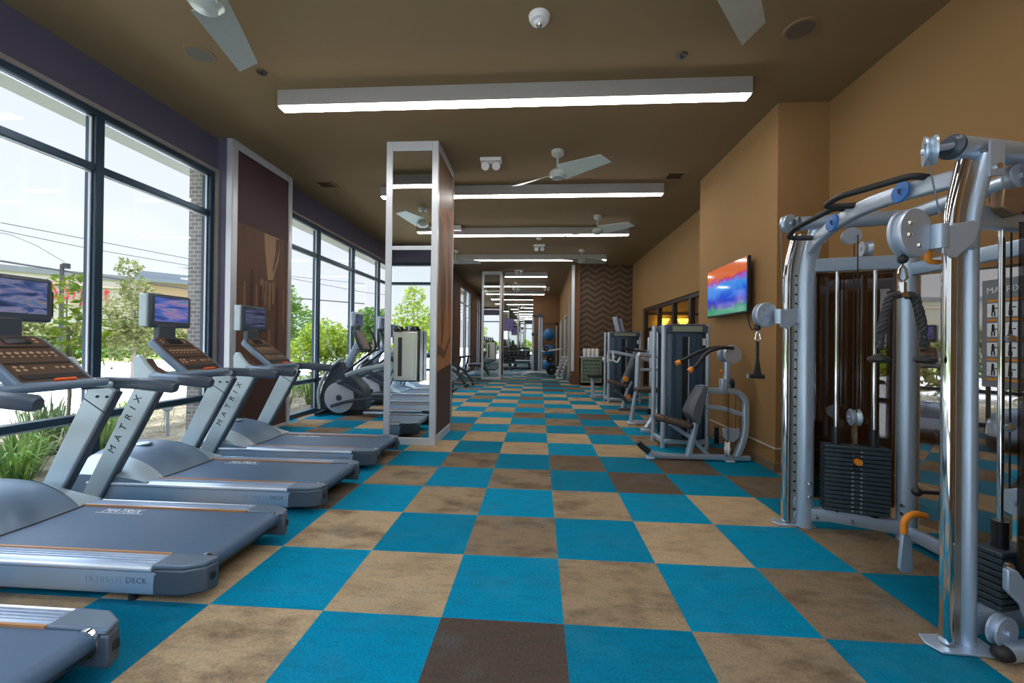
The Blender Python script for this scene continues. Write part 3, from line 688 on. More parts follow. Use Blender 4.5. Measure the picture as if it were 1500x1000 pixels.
for k, (x, y, h, c) in enumerate(tuft_spots):
    m = MB(); blades(m, (x, y, -.1), 95, h, .42, rng, .012); tag(m.build('grass_tuft', GRS if c == 'green' else GRD, normals=False), 'grass tuft outside, ' + place[k], 'grass tuft', 'grass tufts in the bed')
# near shrubs and trees
tree('young_tree', 'leafy bright green sapling right outside the first window, beside the nearest screen', (-5.5, 4.42, -.1), 1.6, [(0, 0, 1.95, .30), (.08, .1, 1.55, .33), (-.1, -.1, 1.3, .3), (.05, .15, 1.1, .25), (-.05, .22, 2.15, .16)], LF1, 420, .055, .018, 5, 'trees outside')
tree('street_tree', 'thin young street tree with sparse top leaves seen past the second treadmill', (-14.75, 13.96, -.15), 2.6, [(0, 0, 2.4, 1.0), (.35, .3, 1.7, .9), (-.5, -.4, 1.9, .8), (0, .1, 3.3, .62), (-.1, -.1, 4.1, .42), (.3, .5, 2.7, .7), (-.3, .2, 1.25, .8)], LF3, 3600, .085, .06, 6, 'trees outside')
tree('street_tree', 'bushy yellow-green tree outside the second window, before the elliptical', (-9.4, 17.4, -.15), 1.5, [(0, 0, 1.6, 1.1), (-.5, -.8, 1.0, .8), (.6, .7, 1.1, .9), (0, .2, .7, 1.0)], LF1, 4200, .1, .06, 7, 'trees outside')
tree('street_tree', 'tall dark tree rising behind the hedge beside the mural pier', (-18.2, 26.6, -.15), 3.5, [(0, 0, 4.2, 1.9), (-1.2, -.8, 3.2, 1.5), (1.1, .9, 2.8, 1.7), (0, 0, 2.0, 1.8)], LF2, 4200, .17, .12, 8, 'trees outside')
tree('street_tree', 'round green tree seen between the mullions of the second window', (-15.5, 37.5, -.15), 2.5, [(0, 0, 3.4, 1.7), (.6, .9, 2.4, 1.4), (-.8, -.7, 2.4, 1.4)], LF2, 2600, .2, .12, 9, 'trees outside')
tree('street_tree', 'loose tree with upright twigs, mirrored in the near column', (-6.1, -9.0, -.15), 2.4, [(0, 0, 2.6, 1.2), (.3, .7, 1.8, 1.0), (-.4, -.8, 1.7, 1.0), (0, 0, 3.8, .6)], LF1, 2600, .1, .06, 10, 'trees outside')
tree('street_tree', 'green tree beyond the store wing, by the brick pier', (-37, 48, -.15), 4, [(0, 0, 4.6, 2.6), (2, 2, 4.0, 2.4), (-2, -1.6, 3.6, 2.2)], LF2, 2400, .3, .2, 12, 'trees outside')
tree('street_tree', 'green tree standing outside the far hall window', (-8.5, 34.0, -.15), 2.4, [(0, 0, 2.6, 1.6), (-.5, .9, 1.7, 1.5), (.5, -1.2, 1.6, 1.4)], LF1, 2400, .16, .08, 14, 'trees outside')
def hedge(lab, p0, p1, h, w, n, mat, size, seed):
    rr = random.Random(seed); m = MB(); a, b = Vector(p0), Vector(p1); L = (b - a).length; u = (b - a) / L; v = Vector((-u.y, u.x, 0))
    for i in range(n):
        f = rr.random(); hh = h * (.75 + .25 * math.sin(f * L * 1.7) * math.sin(f * L * .63 + 1)); z = hh * math.sqrt(rr.random()); s = w * (.5 + .5 * (1 - z / h)) * rr.uniform(-1, 1)
        c = a + u * (f * L) + v * s + Vector((0, 0, z)); leaves(m, c, (.05, .05, .05), 1, size, rr)
    return tag(m.build('hedge', mat, normals=False), lab, 'hedge', 'hedges across the car park')
hedge('long flowering hedge across the car park, behind the thin street tree', (-38, 14, -.1), (-26, 45, -.1), 3.0, 1.2, 7000, LF3, .24, 1)
hedge('low clipped green hedge strip in front of the long flowering hedge', (-34, 12, -.1), (-23, 42, -.1), 1.1, .7, 3600, LF2, .2, 2)
hedge('tall loose hedge filling the second window behind the yellow-green tree', (-22, 29, -.1), (-11, 46, -.1), 2.7, 1.3, 6500, LF3, .2, 3)
hedge('green hedge outside behind the camera, seen in the column mirror', (-14, -15, -.1), (2, -15, -.1), 2.2, 1.0, 3200, LF1, .2, 4)
hedge('green hedge outside the nearest window, mirrored in the cable machine panel', (-11, -1, -.1), (-11, 5.6, -.1), 2.9, 1.0, 2600, LF3, .16, 6)
def store():
    t = thing('store_building', 'long pale store across the car park with red sign letters and a capped tower', 'building', (-47, 37, -.15))
    A, B = Vector((-58, 22, 0)), Vector((-40.4, 44.6, 0)); u = (B - A).normalized(); n = Vector((u.y, -u.x, 0)); L = (B - A).length
    if n.dot(-A) < 0: n = -n
    R = Matrix((u, n, Vector((0, 0, 1)))).transposed()
    def pb(s0, s1, d0, d1, z0, z1, m): m.box(A + u * ((s0 + s1) / 2) + n * ((d0 + d1) / 2) + Vector((0, 0, (z0 + z1) / 2)), (s1 - s0, d1 - d0, z1 - z0), R)
    m = MB(); pb(-30, L, -12, 0, -.15, 7.4, m); m.build('wall', pm('cream_stucco', (.40, .36, .315), .9), t)
    m = MB(); pb(-30, L - 4.2, -12, .15, 7.4, 7.95, m); m.build('parapet', pm('blue_grey_parapet', (.17, .17, .195), .7), t)
    m = MB(); pb(-30, L - 4.2, 0, .2, 6.55, 6.7, m); pb(-30, L - 4, 0, .12, 4.7, 4.8, m); m.build('moulding', pm('tan_band', (.55, .42, .33), .8), t)
    m = MB(); pb(L - 4.0, L, -3, .8, -.15, 7.5, m); m.build('tower', pm('tan_tower', (.36, .24, .15), .8), t)
    m = MB(); pb(L - 4.6, L + .5, -3.2, 1.3, 7.5, 7.9, m); pb(L - 4.3, L + .9, -3.2, 1.0, 7.9, 8.6, m); m.build('tower_cap', pm('grey_blue_cap', (.16, .18, .215), .6), t)
    m = MB(); pb(-8, 13.6, .0, .1, 6.8, 7.6, m); m.build('awning_band', pm('salmon_band', (.72, .36, .27), .8), t)
    m = MB()
    d = u if (u.x * 1 + u.y * 1) else u
    o = A + u * (L - 11.7) + n * .12 + Vector((0, 0, 5.15))
    for k, (ch, s) in enumerate((('V', 0), ('S', .85), ('S', 1.6), ('/', 2.3), ('p', 2.8), ('e', 3.75), ('t', 4.5))): m.text(ch, 2.4, o + u * (s + .3), u, (0, 0, 1), .12, sx=.52)
    m.build('sign_lettering', MT['red'], t)
store()
def pole(base, h, lab, arms=False, r=.10):
    t = thing('utility_pole', lab, 'pole', base, 'utility poles'); B = Vector(base); m = MB(); m.cyl(B, B + Vector((0, 0, h)), r, r * .8, 10); m.build('post', pm('weathered_wood_pole', (.035, .03, .028), .9) if not arms else pm('pale_concrete_pole', (.6, .6, .6), .8), t)
    if arms:
        m = MB(); m.box(B + Vector((0, 0, h - .35)), (.9, 1.2, .1)); m.box(B + Vector((0, 0, h - 1.1)), (.7, .9, .09)); m.build('crossarm', pm('grey_arm', (.35, .35, .35), .8), t)
    else:
        m = MB(); m.cyl(B + Vector((.1, .1, h - .2)), B + Vector((.1, .1, h + .05)), .15, .15, 10); m.build('transformer_cap', MT['blackgloss'], t)
pole((-23.5, 18.66, -.15), 5.15, 'dark wooden utility pole in front of the red store sign')
pole((-23.4, 26.04, -.15), 6.65, 'pale utility pole with cross arms beside the brick pier', True, .12)
t = thing('power_line', 'overhead power lines crossing the sky outside the first window', 'power line', (-23, 20, 5))
for pts, r in ((((-28, 13, 6.9), (-24.6, 17.1, 6.25), (-23, 19.3, 5.95), (-20, 22.5, 5.6), (-14, 32, 6.0)), .018), (((-28, 13, 5.35), (-24.6, 17.1, 4.85), (-23, 19.3, 4.6), (-20, 22.5, 4.25), (-14, 32, 4.4)), .05), (((-28, 13, 6.6), (-24.4, 17.3, 6.1), (-23.9, 17.9, 5.75), (-23.4, 18.7, 5.1)), .014), (((-24.6, 17.1, 6.6), (-14, 32, 5.3), (-8, 42, 5.5)), .02)):
    m = MB(); m.tube(pts, r, 6); m.build('wire', MT['black'], t)
t = thing('garden_spotlight', 'small grey garden spotlight on a stake in the dry grass bed', 'spotlight', (-5.6, 5.85, -.1))
m = MB(); m.cyl((-5.6, 5.85, -.1), (-5.6, 5.85, .3), .022); m.build('stake', MT['silver'], t)
m = MB(); m.lathe([(.03, -.08), (.07, -.04), (.08, .08), (.07, .085)], (-5.6, 5.85, .35), (.6, -.6, .5), 16); m.build('lamp_head', MT['silver'], t)

# ------------------------------------------------------------------ treadmills (runner faces the windows)
SCR1 = screen_mat('swirling_blue_picture', [(.3, (.01, .015, .04)), (.45, (.03, .06, .16)), (.55, (.14, .13, .20)), (.66, (.05, .10, .20)), (.75, (.20, .14, .09))], 3, .8, (1, 1.5, 6), 1.2)
SCR2 = screen_mat('blue_band_picture', [(.3, (.01, .02, .08)), (.45, (.04, .08, .28)), (.55, (.20, .12, .22)), (.65, (.02, .14, .22))], 3, .9, (1, 1, 8), .4)
SCR3 = screen_mat('dim_blue_picture', [(.35, (.01, .012, .02)), (.6, (.05, .06, .11))], 4, .8, (1, 1, 14), .2)
def treadmill(Yc, lab, scr):
    t = thing('treadmill', lab, 'treadmill', (-2.75, Yc, 0), 'treadmills facing the windows'); Y = lambda v: Yc + v
    m = MB(); m.bx(-3.78, -1.82, Y(-.30), Y(.30), .065, .165); m.build('deck', MT['tread_dark'], t, bev=.01)
    prof = [(-3.25, .207)] + [(-1.79 + .045 * math.sin(a), .162 + .045 * math.cos(a)) for a in [PI * k / 10 for k in range(11)]] + [(-3.25, .117), (-3.25, .122), (-1.79, .122), (-1.79, .2), (-3.25, .2)]
    prof = [(-3.25, .207), *[(-1.79 + .045 * math.sin(PI * k / 12), .162 + .045 * math.cos(PI * k / 12)) for k in range(13)], (-3.25, .117)]
    m = MB(); m.prism(prof, (0, Y(-.275), 0), (1, 0, 0), (0, 0, 1), (0, 1, 0), .55); b = m.build('running_belt', MT['belt'], t)
    m = MB(); m.text('MATRIX', .075, (-2.93, Y(.20), .2075), (1, 0, 0), (0, 1, 0), .0008, shear=.2); m.bx(-2.95, -2.62, Y(.185), Y(.19), .2071, .2078); m.build('belt_lettering', MT['inkwhite'], b)
    for s in (-1, 1):
        # foot rail: ribbed aluminium top with a rolled outer lip
        def yy(a): return Y(s * a)
        pts = [(.282, .20), (.282, .212), (.30, .216), (.375, .214), (.385, .206), (.40, .200), (.405, .188), (.398, .176), (.36, .17), (.282, .17)]
        m = MB(); m.prism([(a * s, z) for a, z in pts], (-3.66, Yc, 0), (0, 1, 0), (0, 0, 1), (1, 0, 0), 1.70)
        for q in (.315, .335, .355): m.bx(-3.2, -1.97, yy(q) - .003, yy(q) + .003, .2145, .2185)
        m.build('foot_rail', MT['rail_alu'], t)
        m = MB(); m.tube([(-3.655, yy(.4), .199), (-1.963, yy(.4), .199)], .0085, 8); m.build('rail_glint', MT['lip'], t)  # near-white tube paints the highlight along the rail's outer lip
        m = MB(); m.bx(-3.2, -1.96, yy(.281) - .006, yy(.281) + .006, .197, .2185); m.build('edge_reflection', MT['copper'], t)  # orange-brown strip paints the reflection on the rail's inner edge
        pts = [(.352, .055), (.375, .05), (.392, .075), (.398, .176), (.36, .176)]
        m = MB(); m.prism([(a * s, z) for a, z in pts], (-3.74, Yc, 0), (0, 1, 0), (0, 0, 1), (1, 0, 0), 1.80); sk = m.build('side_skirt', MT['skirt'], t)
        if s < 0:
            m = MB(); m.text('DECK', .042, (-2.105, Y(-.3965), .118), (1, 0, 0), (0, 0, 1), .002, space=1.1); m.build('skirt_lettering', MT['inkgrey'], sk)
            m = MB(); m.text('ULTIMATE', .042, (-2.12, Y(-.3965), .118), (1, 0, 0), (0, 0, 1), .002, align='RIGHT', space=1.1); m.build('skirt_lettering', MT['faint'], sk)
        poly = [(-1.96, .28), (-1.96, .398), (-1.80, .392), (-1.71, .345), (-1.69, .28)]
        m = MB(); m.prism([(a, b_ * s) for a, b_ in poly], (0, Yc, .058), (1, 0, 0), (0, 1, 0), (0, 0, 1), .135); ec = m.build('end_cap', MT['tread_dark'], t, bev=.012)
        m = MB(); m.prism([(a - .004, b_ * s) for a, b_ in poly], (0, Yc, .192), (1, 0, 0), (0, 1, 0), (0, 0, 1), .026); m.build('cap_top', MT['captop'], ec, bev=.008)
        m = MB(); m.lathe([(.03, -.008), (.056, -.008), (.056, .012), (.03, .012)], (-1.775, yy(.27), .162), (0, 1, 0), 18); m.build('roller_ring', MT['chrome'], ec)
        m = MB(); m.bx(-1.715, -1.695, yy(.315) - .015, yy(.315) + .015, .115, .15); m.build('adjuster_socket', MT['black'], ec)
        m = MB(); m.cyl((-2.12, yy(.34), 0), (-2.12, yy(.34), .06), .022, .018, 12); m.build('levelling_foot', MT['black'], t)
        m = MB(); m.cyl((-3.6, yy(.30) - .02, .04), (-3.6, yy(.30) + .02, .04), .04, .04, 16); m.build('transport_wheel', MT['black'], t)
        # upright: flat slanted blade
        a0, a1 = Vector((-3.615, 0, .075)), Vector((-3.125, 0, 1.02))
        poly = [(-3.70, .07), (-3.53, .07), (-3.02, 1.0), (-3.05, 1.03), (-3.22, 1.03)]
        m = MB(); m.prism(poly, (0, yy(.39) - .028, 0), (1, 0, 0), (0, 0, 1), (0, 1, 0), .056); up = m.build('upright', MT['tread_pale'], t, bev=.014)
        d = (a1 - a0).normalized(); q = Vector((d.z, 0, -d.x))
        m = MB(); m.bar([a0 + Vector((.092, yy(.39), .01)), a1 + Vector((.088, yy(.39), -.02))], .05, .012, .004, up=(0, 1, 0)) if False else m.prism([(-3.528, .075), (-3.512, .075), (-3.012, .985), (-3.024, .992)], (0, yy(.39) - .026, 0), (1, 0, 0), (0, 0, 1), (0, 1, 0), .052); m.build('edge_shade', MT['tread_dark'], up)  # dark strip paints the shaded rear edge of the upright
        if s < 0:
            m = MB(); o = a0 + d * .42 + q * .012 + Vector((0, Y(-.4185), 0)); m.text('MATRIX', .08, o, d, -q, .003, space=2.15); m.build('upright_lettering', MT['ink'], up)
        else:
            m = MB()
            for k in (0, 1): m.lathe([(0, .006), (.009, .006), (.009, 0)], (-3.15 + k * .075, Y(.362) - .002, .955), (0, -1, 0), 10)
            m.box((-3.175, Y(.361), .89), (.19, .003, .006), Matrix.Rotation(math.radians(32), 3, 'Y')); m.build('bolts', MT['black'], up)
        # handrail
        m = MB(); hp = fillet([(-3.20, yy(.30), 1.05), (-3.1, yy(.39), 1.055), (-2.9, yy(.405), 1.05), (-2.60, yy(.405), 1.03)], .1, 5)
        m.sweep(hp, rrect(.062, .082, .028, 3), scale=[1] * (len(hp) - 1) + [.86]); m.build('handrail', MT['tread_dark'] if s > 0 else MT['tread_grey'], t)  # near rail in lighter plastic: its lit look is put into the colour
        m = MB(); hp = [(-2.86, yy(.405), 1.048), (-2.85, yy(.405), 1.048), (-2.62, yy(.405), 1.031), (-2.595, yy(.405), 1.024)]; m.sweep(hp, rrect(.07, .092, .034, 4), scale=[.9, 1, 1, .72]); m.build('hand_grip', MT['tread_dark'], t)
        # side holder fin beside the console
        fin = [(-3.34, 1.03), (-3.345, 1.19), (-3.325, 1.235), (-3.285, 1.24), (-3.235, 1.17), (-3.17, 1.105), (-3.08, 1.075), (-2.99, 1.07), (-2.99, 1.03)]
        m = MB(); m.prism(fin, (0, yy(.315) - .019, 0), (1, 0, 0), (0, 0, 1), (0, 1, 0), .038); m.build('bottle_holder', MT['tread_pale'], t, bev=.012)
        m = MB(); m.prism([(-3.325, 1.05), (-3.32, 1.2), (-3.27, 1.21), (-3.22, 1.14), (-3.1, 1.08)], (0, yy(.262) - .034, 0), (1, 0, 0), (0, 0, 1), (0, 1, 0), .068); m.build('holder_pocket', MT['console'], t, bev=.01)
    # motor hood
    P = []; Q = []
    def hood(u, v):
        w = 1 - abs(v) ** 2.6; rear = -3.13 - .02 * abs(v); x = -3.96 + (rear + 3.96) * u
        f = math.sin(min(1, (1 - u) * 1.9) * PI / 2) ** .8 * (math.sin(min(1, u * 3.2 + .12) * PI / 2)); z = .21 + (.05 + .175 * w) * f
        return (x, Y(.40 * v), z)
    for i in range(15): P.append([hood(i / 14, -1 + 2 * j / 16) for j in range(17)])
    m = MB(); m.grid(P)
    edge = [r[0] for r in P] + P[-1][1:] + [r[-1] for r in reversed(P[:-1])] + list(reversed(P[0][1:-1])); low = [(p[0], p[1], .19 if p[0] > -3.6 else .07) for p in edge]; n = len(edge)
    m.add(edge + low, [(i, (i + 1) % n, n + (i + 1) % n, n + i) for i in range(n)]); hd = m.build('motor_hood', MT['tread_grey'], t, angle=50)
    m = MB(); bt = P[-1]; m.sweep([(p[0] + .004, p[1], p[2] - .004) for p in bt], circle(.008, 6)); m.build('hood_gasket', MT['black'], hd)
    for s in (-1, 1):
        m = MB(); sidep = [[(p[0], p[1], p[2] + .004) for p in (r[13:17] if s > 0 else list(reversed(r[0:4])))] for r in P[3:]]; m.grid(sidep); m.build('hood_side_cover', MT['tread_pale'], hd, angle=50)
    m = MB(); m.ball(hood(.52, -.12), .075, 18, 8, (1, .75, .22)); m.build('badge', MT['silver'], hd)
    # console
    m = MB(); cp = fillet([(-3.10, Y(-.36), 1.06), (-2.97, Y(-.22), 1.075), (-2.95, Y(0), 1.08), (-2.97, Y(.22), 1.075), (-3.10, Y(.36), 1.06)], .1, 4); m.sweep(cp, rrect(.07, .05, .022, 3)); m.build('crossbar', MT['tread_grey'], t)
    m = MB(); m.bx(-3.28, -2.97, Y(-.22), Y(.22), 1.045, 1.09); m.build('console_tray', MT['tread_dark'], t, bev=.015)
    bot, top = Vector((-2.99, 0, 1.10)), Vector((-3.36, 0, 1.385)); d = (top - bot); Ld = d.length; d.normalize(); nrm = Vector((d.z, 0, -d.x)); ey = Vector((0, 1, 0))
    R = Matrix((ey, d, ey.cross(d))).transposed(); nn = ey.cross(d)
    if nn.x < 0: nn = -nn
    def cp_(a, h, off=0): return bot + d * (Ld * h) + ey * (Yc + a) + nn * off
    shp = [(-.21, 0), (.21, 0), (.205, Ld * .55), (.185, Ld * .93), (.15, Ld), (-.15, Ld), (-.185, Ld * .93), (-.205, Ld * .55)]
    m = MB(); m.prism(shp, bot + ey * Yc - nn * .06, ey, d, nn, .06); cb = m.build('console', MT['tread_grey'], t, bev=.012)
    shp2 = [(a * .86, .012 + b_ * .955) for a, b_ in shp]
    m = MB(); m.prism(shp2, bot + ey * Yc - nn * .002, ey, d, nn, .006); cf = m.build('control_panel', MT['console'], t)
    def strip(a0, a1, h0, h1, off, mat, nme, par): q = MB(); q.box((cp_((a0 + a1) / 2, (h0 + h1) / 2, off)), (a1 - a0, Ld * (h1 - h0), .006), R); return q.build(nme, mat, par)
    strip(-.055, .075, .80, .94, .006, MT['blackgloss'], 'display', cb)
    strip(-.15, .15, .715, .745, .005, MT['black'], 'slot', cb); strip(-.17, .17, .375, .40, .005, MT['black'], 'slot', cb); strip(-.165, .165, .06, .15, .006, MT['black'], 'accessory_tray', cb)
    keys = [(-.13 + .26 * k / 7, h, r) for h, r in ((.60, .012), (.53, .007)) for k in range(8)] + [(a, .28 + dh, .011) for a in (-.14, -.105) for dh in (.035, -.03)] + [(a, .28, .011) for a in (-.05, -.015, .065, .10, .145)] + [(a, h, .009) for a in (-.11, .11) for h in (.90, .84)]
    for a, h, r in keys: m = MB(); m.lathe([(0, .004), (r, .003), (r, 0)], cp_(a, h, .004), nn, 8); m.build('button', MT['keym'], cb)
    m = MB(); m.box(cp_(.02, -.015, .022), (.12, .022, .02), R); m.build('stop_bar', pm('red_orange_stop', (.9, .13, .02), .35) if 'stopm' not in MT else MT['stopm'], cb, bev=.006)
    m = MB(); m.bx(-3.42, -3.36, Y(-.085), Y(.085), 1.34, 1.50); m.build('screen_neck', MT['tread_dark'], t, bev=.01)
    m = MB(); m.bx(-3.445, -3.365, Y(-.165), Y(.255), 1.475, 1.775); tv = m.build('screen_housing', MT['tread_dark'], t, bev=.022, seg=3)
    m = MB(); m.bx(-3.46, -3.385, Y(-.182), Y(-.155), 1.48, 1.77); m.build('housing_side', MT['tread_pale'], tv, bev=.009)
    m = MB(); m.bx(-3.367, -3.363, Y(-.125), Y(.215), 1.53, 1.745); m.build('screen', scr, tv)
    m = MB(); m.bx(-3.45, -3.40, Y(.25), Y(.29), 1.51, 1.70); m.build('receiver_pod', MT['blackgloss'], tv, bev=.015)
    return t
MT['keym'] = pm('amber_grey_key', (.55, .38, .24), .5); MT['stopm'] = pm('red_orange_stop', (.9, .13, .02), .35)
treadmill(2.37, 'second treadmill from the viewer, console screen cut off by the picture edge', SCR1)
treadmill(3.50, 'third treadmill from the viewer, with a blue picture on its screen', SCR2)
treadmill(4.61, 'fourth and farthest treadmill, in front of the mural pier and the mirror column', SCR3)
treadmill(1.24, 'nearest treadmill, only the rear corner of its deck showing', SCR1)
treadmill(.12, 'treadmill level with the camera, glimpsed in the column mirror', SCR1)
# ------------------------------------------------------------------ cable machine (functional trainer)
def cable_machine():
    t = thing('cable_machine', 'silver twin-stack cable machine with chrome guide columns, against the wall near the viewer', 'cable machine', (2.35, 2.66, 0))
    S, SL = MT['silver'], MT['silver_lt']
    def oval(a=.058, b=.045, n=16): return circle(a, n, b)
    V = Vector
    F, N_, CF, CN = V((2.045, 3.27, 0)), V((1.99, 2.04, 0)), V((2.635, 3.10, 0)), V((2.635, 2.21, 0))
    GF, GN = V((1.925, 3.315, 0)), V((1.895, 2.02, 0))
    Z = V((0, 0, 1))
    for p, s in ((F, 1), (N_, -1)):
        m = MB(); pts = fillet([p, p + Z * 1.98, p + V((.075, 0, 2.27))], .22, 6); m.sweep(pts, oval(.058 if s > 0 else .036), up=(0, 1, 0)); m.build('post', S, t)
    for p in (CF, CN):
        m = MB(); m.sweep([p, p + Z * 2.29], oval(.06, .055), up=(0, 1, 0)); m.build('post', S, t)
    for p, s in ((GF, 1), (GN, -1)):
        g = V(p); m = MB(); pts = fillet([g + Z * .02, g + Z * 1.98, g + V((.06, 0, 2.24))], .22, 6); m.tube(pts, .026, 14); gc = m.build('guide_column', MT['chrome'], t)
        m = MB(); o = V((.055, -s * .012, 0)); pts = [q + o for q in pts]; h = .028 if s > 0 else .034; m.sweep(pts, [(-.012, -h), (.012, -h), (.012, h), (-.012, h)], up=(1, 0, 0)); m.build('perforated_strip' if s > 0 else 'face_strip', MT['steel'], gc)
        for k in range(26 if s > 0 else 0):
            m = MB(); z = .12 + k * .072; m.lathe([(0, .003), (.009, .003), (.009, 0)], (g.x + .055, g.y - .012 * s - .012, z), (0, -1, 0), 8); m.build('peg_hole', MT['black'], gc)
        m = MB(); pl = [(-.07, -.06), (.19, -.075), (.19, .075), (-.07, .06), (-.095, 0)]; m.prism(pl, (g.x, g.y, .003), (1, 0, 0), (0, 1, 0), (0, 0, 1), .010); m.build('foot_plate', S, t, bev=.003)
        m = MB(); m.pulley((g.x + .01, g.y, 2.33) if s > 0 else (g.x - .07, g.y + .02, 2.30), (.35, -1, 0) if s > 0 else (.9, -.6, 0), .068, .035); m.build('top_pulley', S, t)
        m = MB(); m.tube([(g.x + (.01 if s > 0 else -.07), g.y, 2.33 if s > 0 else 2.30), (g.x + .11, g.y, 2.33)], .016, 8); m.build('axle', S, t)
        m = MB(); m.tube([(g.x - (.055 if s > 0 else .12), g.y - .01, 2.32), (g.x - (.035 if s > 0 else .05), g.y - .01, 1.71 if s > 0 else 1.98)], .0035, 6); m.build('cable', MT['inkgrey'], t)
    # top tubes running back to the centre posts, plus the link between them
    for p, c in ((F, CF), (N_, CN)):
        a = V((p.x - .06, p.y, 2.315)); b = V((c.x + .05, c.y, 2.315)); m = MB(); m.sweep([a, b], circle(.052, 18)); m.build('top_tube', S, t)
        m = MB(); d = (a - b).normalized(); m.lathe([(.052, 0), (.056, .004), (.056, .018), (.04, .034), (0, .038)], a, d, 20); m.build('tube_cap', MT['tread_dark'], t)
        q = p + V((.075, 0, 2.25))
        for s in (-1, 1): m = MB(); m.bx(q.x - .03, q.x + .03, q.y + s * .05 - .005, q.y + s * .05 + .005, 2.16, 2.32); cl = m.build('clevis', SL, t)
        m = MB(); m.lathe([(0, .012), (.014, .01), (.014, 0)], (q.x, q.y - .055, 2.2), (0, -1, 0), 10); m.build('bolt', MT['chrome'], t)
    m = MB(); m.sweep([CF + Z * 2.315, CN + Z * 2.315], circle(.05, 16)); m.build('rear_tube', S, t)
    for p, c in ((F, CF), (N_, CN)): m = MB(); m.bar([p + Z * 1.99, c + Z * 1.99], .055, .10, .01); m.build('crossbeam', S, t)
    m = MB(); m.bar([CF + Z * 1.93, CN + Z * 1.93], .05, .09, .01); m.build('crossbeam', S, t)
    for p, c in ((F, CF), (N_, CN)): m = MB(); m.bar([p + Z * .10, p.lerp(c, .25) + Z * .115, c + Z * .085], .07, .095, .012); m.build('base_beam', S, t)
    m = MB(); m.bar([CF + Z * .07, CN + Z * .07], .06, .085, .012); m.build('rear_beam', S, t)
    for p, c in ((F, CF),):
        for f, z in ((.1, .10), (.45, .10), (.92, .26), (.92, .2), (.92, .06), (.02, .34), (.02, .24)):
            m = MB(); q = p.lerp(c, f) + Z * z; m.lathe([(0, .012), (.011, .01), (.015, .0)], q + V((-.012, -.05, 0)), (-.3, -1, 0), 8); m.build('bolt', MT['chrome'], t)
    # arched pull-up beam with grips and blue discs
    A0, A1 = V((2.03, 3.20, 2.115)), V((2.06, 2.06, 2.20)); arc = [A0.lerp(A1, k / 12) + V((-.10 * math.sin(PI * k / 12), 0, .055 * math.sin(PI * k / 12) + (.0 if k else 0))) for k in range(13)]
    m = MB(); m.sweep(arc, rrect(.05, .085, .012), up=(0, 0, 1)); ar = m.build('pull_up_beam', SL, t)
    for f, ys in ((.16, 'a'), (.58, 'b')):
        i = int(f * 12); p = arc[i]; q = arc[min(12, i + 4)]; off = V((-.16, .04, .06)); m = MB()
        m.tube([p + V((0, 0, .03)), p + V((-.06, .03, .035)), p + V((-.16, .07, .045)), p.lerp(q, .25) + V((-.19, .02, .055)), q + V((-.08, .0, .055)), q + V((0, 0, .045))], .018, 10, bend=.05); m.build('pull_up_grip', MT['black'], t)
        c = arc[i + 3] + V((-.03, 0, .0)); m = MB(); m.lathe([(0, .008), (.054, .008), (.057, 0)], c, (-1, 0, .1), 24); d = m.build('logo_disc', MT['blue'], ar)
        m = MB(); m.tube([c + V((-.010, .015, .018)), c + V((-.012, -.01, .012)), c + V((-.012, .005, 0)), c + V((-.012, -.012, -.016))], .003, 6); m.build('disc_mark', MT['ink'], d)
    # far stack
    def stack(p, c, faced, n=15):
        d = (c - p).normalized(); nrm = V((d.y, -d.x, 0))
        if nrm.x > 0 and faced: nrm = -nrm
        mid = p.lerp(c, .5); R = Matrix((d, V((-d.y, d.x, 0)), Z)).transposed()
        st = None
        top = .16 + n * .031; m = MB(); m.box(mid + Z * (top + .012), (.395, .105, .024), R); st = m.build('weight_stack', MT['plate'], t, bev=.006)
        for k in range(n):
            m = MB(); z = .175 + k * .031
            m.box(mid - d * .115 + Z * z, (.165, .105, .0245), R); m.box(mid + d * .115 + Z * z, (.165, .105, .0245), R); m.box(mid + Z * z, (.08, .085, .0245), R)
            pl = m.build('weight_plate', MT['plate'], st, bev=.003)
            m = MB(); m.box(mid - d * .028 - V((-d.y, d.x, 0)) * .0435 + Z * z, (.018, .004, .012), R); m.box(mid + d * .032 - V((-d.y, d.x, 0)) * .0435 + Z * z, (.018, .004, .012), R); pl2 = m.build('plate_number', MT['number'], st)
        fr = -V((-d.y, d.x, 0))
        m = MB(); m.lathe([(0, .03), (.022, .028), (.026, .005), (.026, 0)], mid + fr * .055 + Z * (top - .085), fr, 18); m.build('selector_pin', MT['orange'], st)
        m = MB(); m.tube([mid + fr * .06 + Z * top - d * .03, mid + fr * .07 + Z * (top - .06) - d * .035, mid + fr * .07 + Z * (top - .14) - d * .03, mid + fr * .065 + Z * (top - .15) + d * .0], .004, 6); m.build('pin_lanyard', MT['black'], st)
        for s in (-1, 1):
            m = MB(); m.cyl(mid + d * s * .115 + Z * .13, mid + d * s * .115 + Z * 1.98, .0125, seg=12); m.build('guide_rod', MT['chrome'], t)
            m = MB(); m.cyl(mid + d * s * .115 + Z * top, mid + d * s * .115 + Z * (top + .15), .03, seg=14); m.build('rod_bushing', MT['blackgloss'], st)
            m = MB(); m.cyl(mid + d * s * .115 + Z * .14, mid + d * s * .115 + Z * .165, .035, seg=14); m.build('stack_buffer', MT['black'], t)
        m = MB(); m.pulley(mid + Z * (top + .23), d, .062, .045); m.pulley(mid + Z * (top + .23), d, .05, .06); m.build('stack_pulley', SL, st)
        m = MB(); m.bx(mid.x - .012, mid.x + .012, mid.y - .012, mid.y + .012, top + .02, top + .19); m.build('stack_hook', MT['chrome'], st)
        m = MB()
        for s in (-.05, .05): m.tube([mid + fr * s * .6 + Z * (top + .25), mid + fr * s * .6 + Z * 2.2], .004, 6)
        m.build('cable', MT['black'], t)
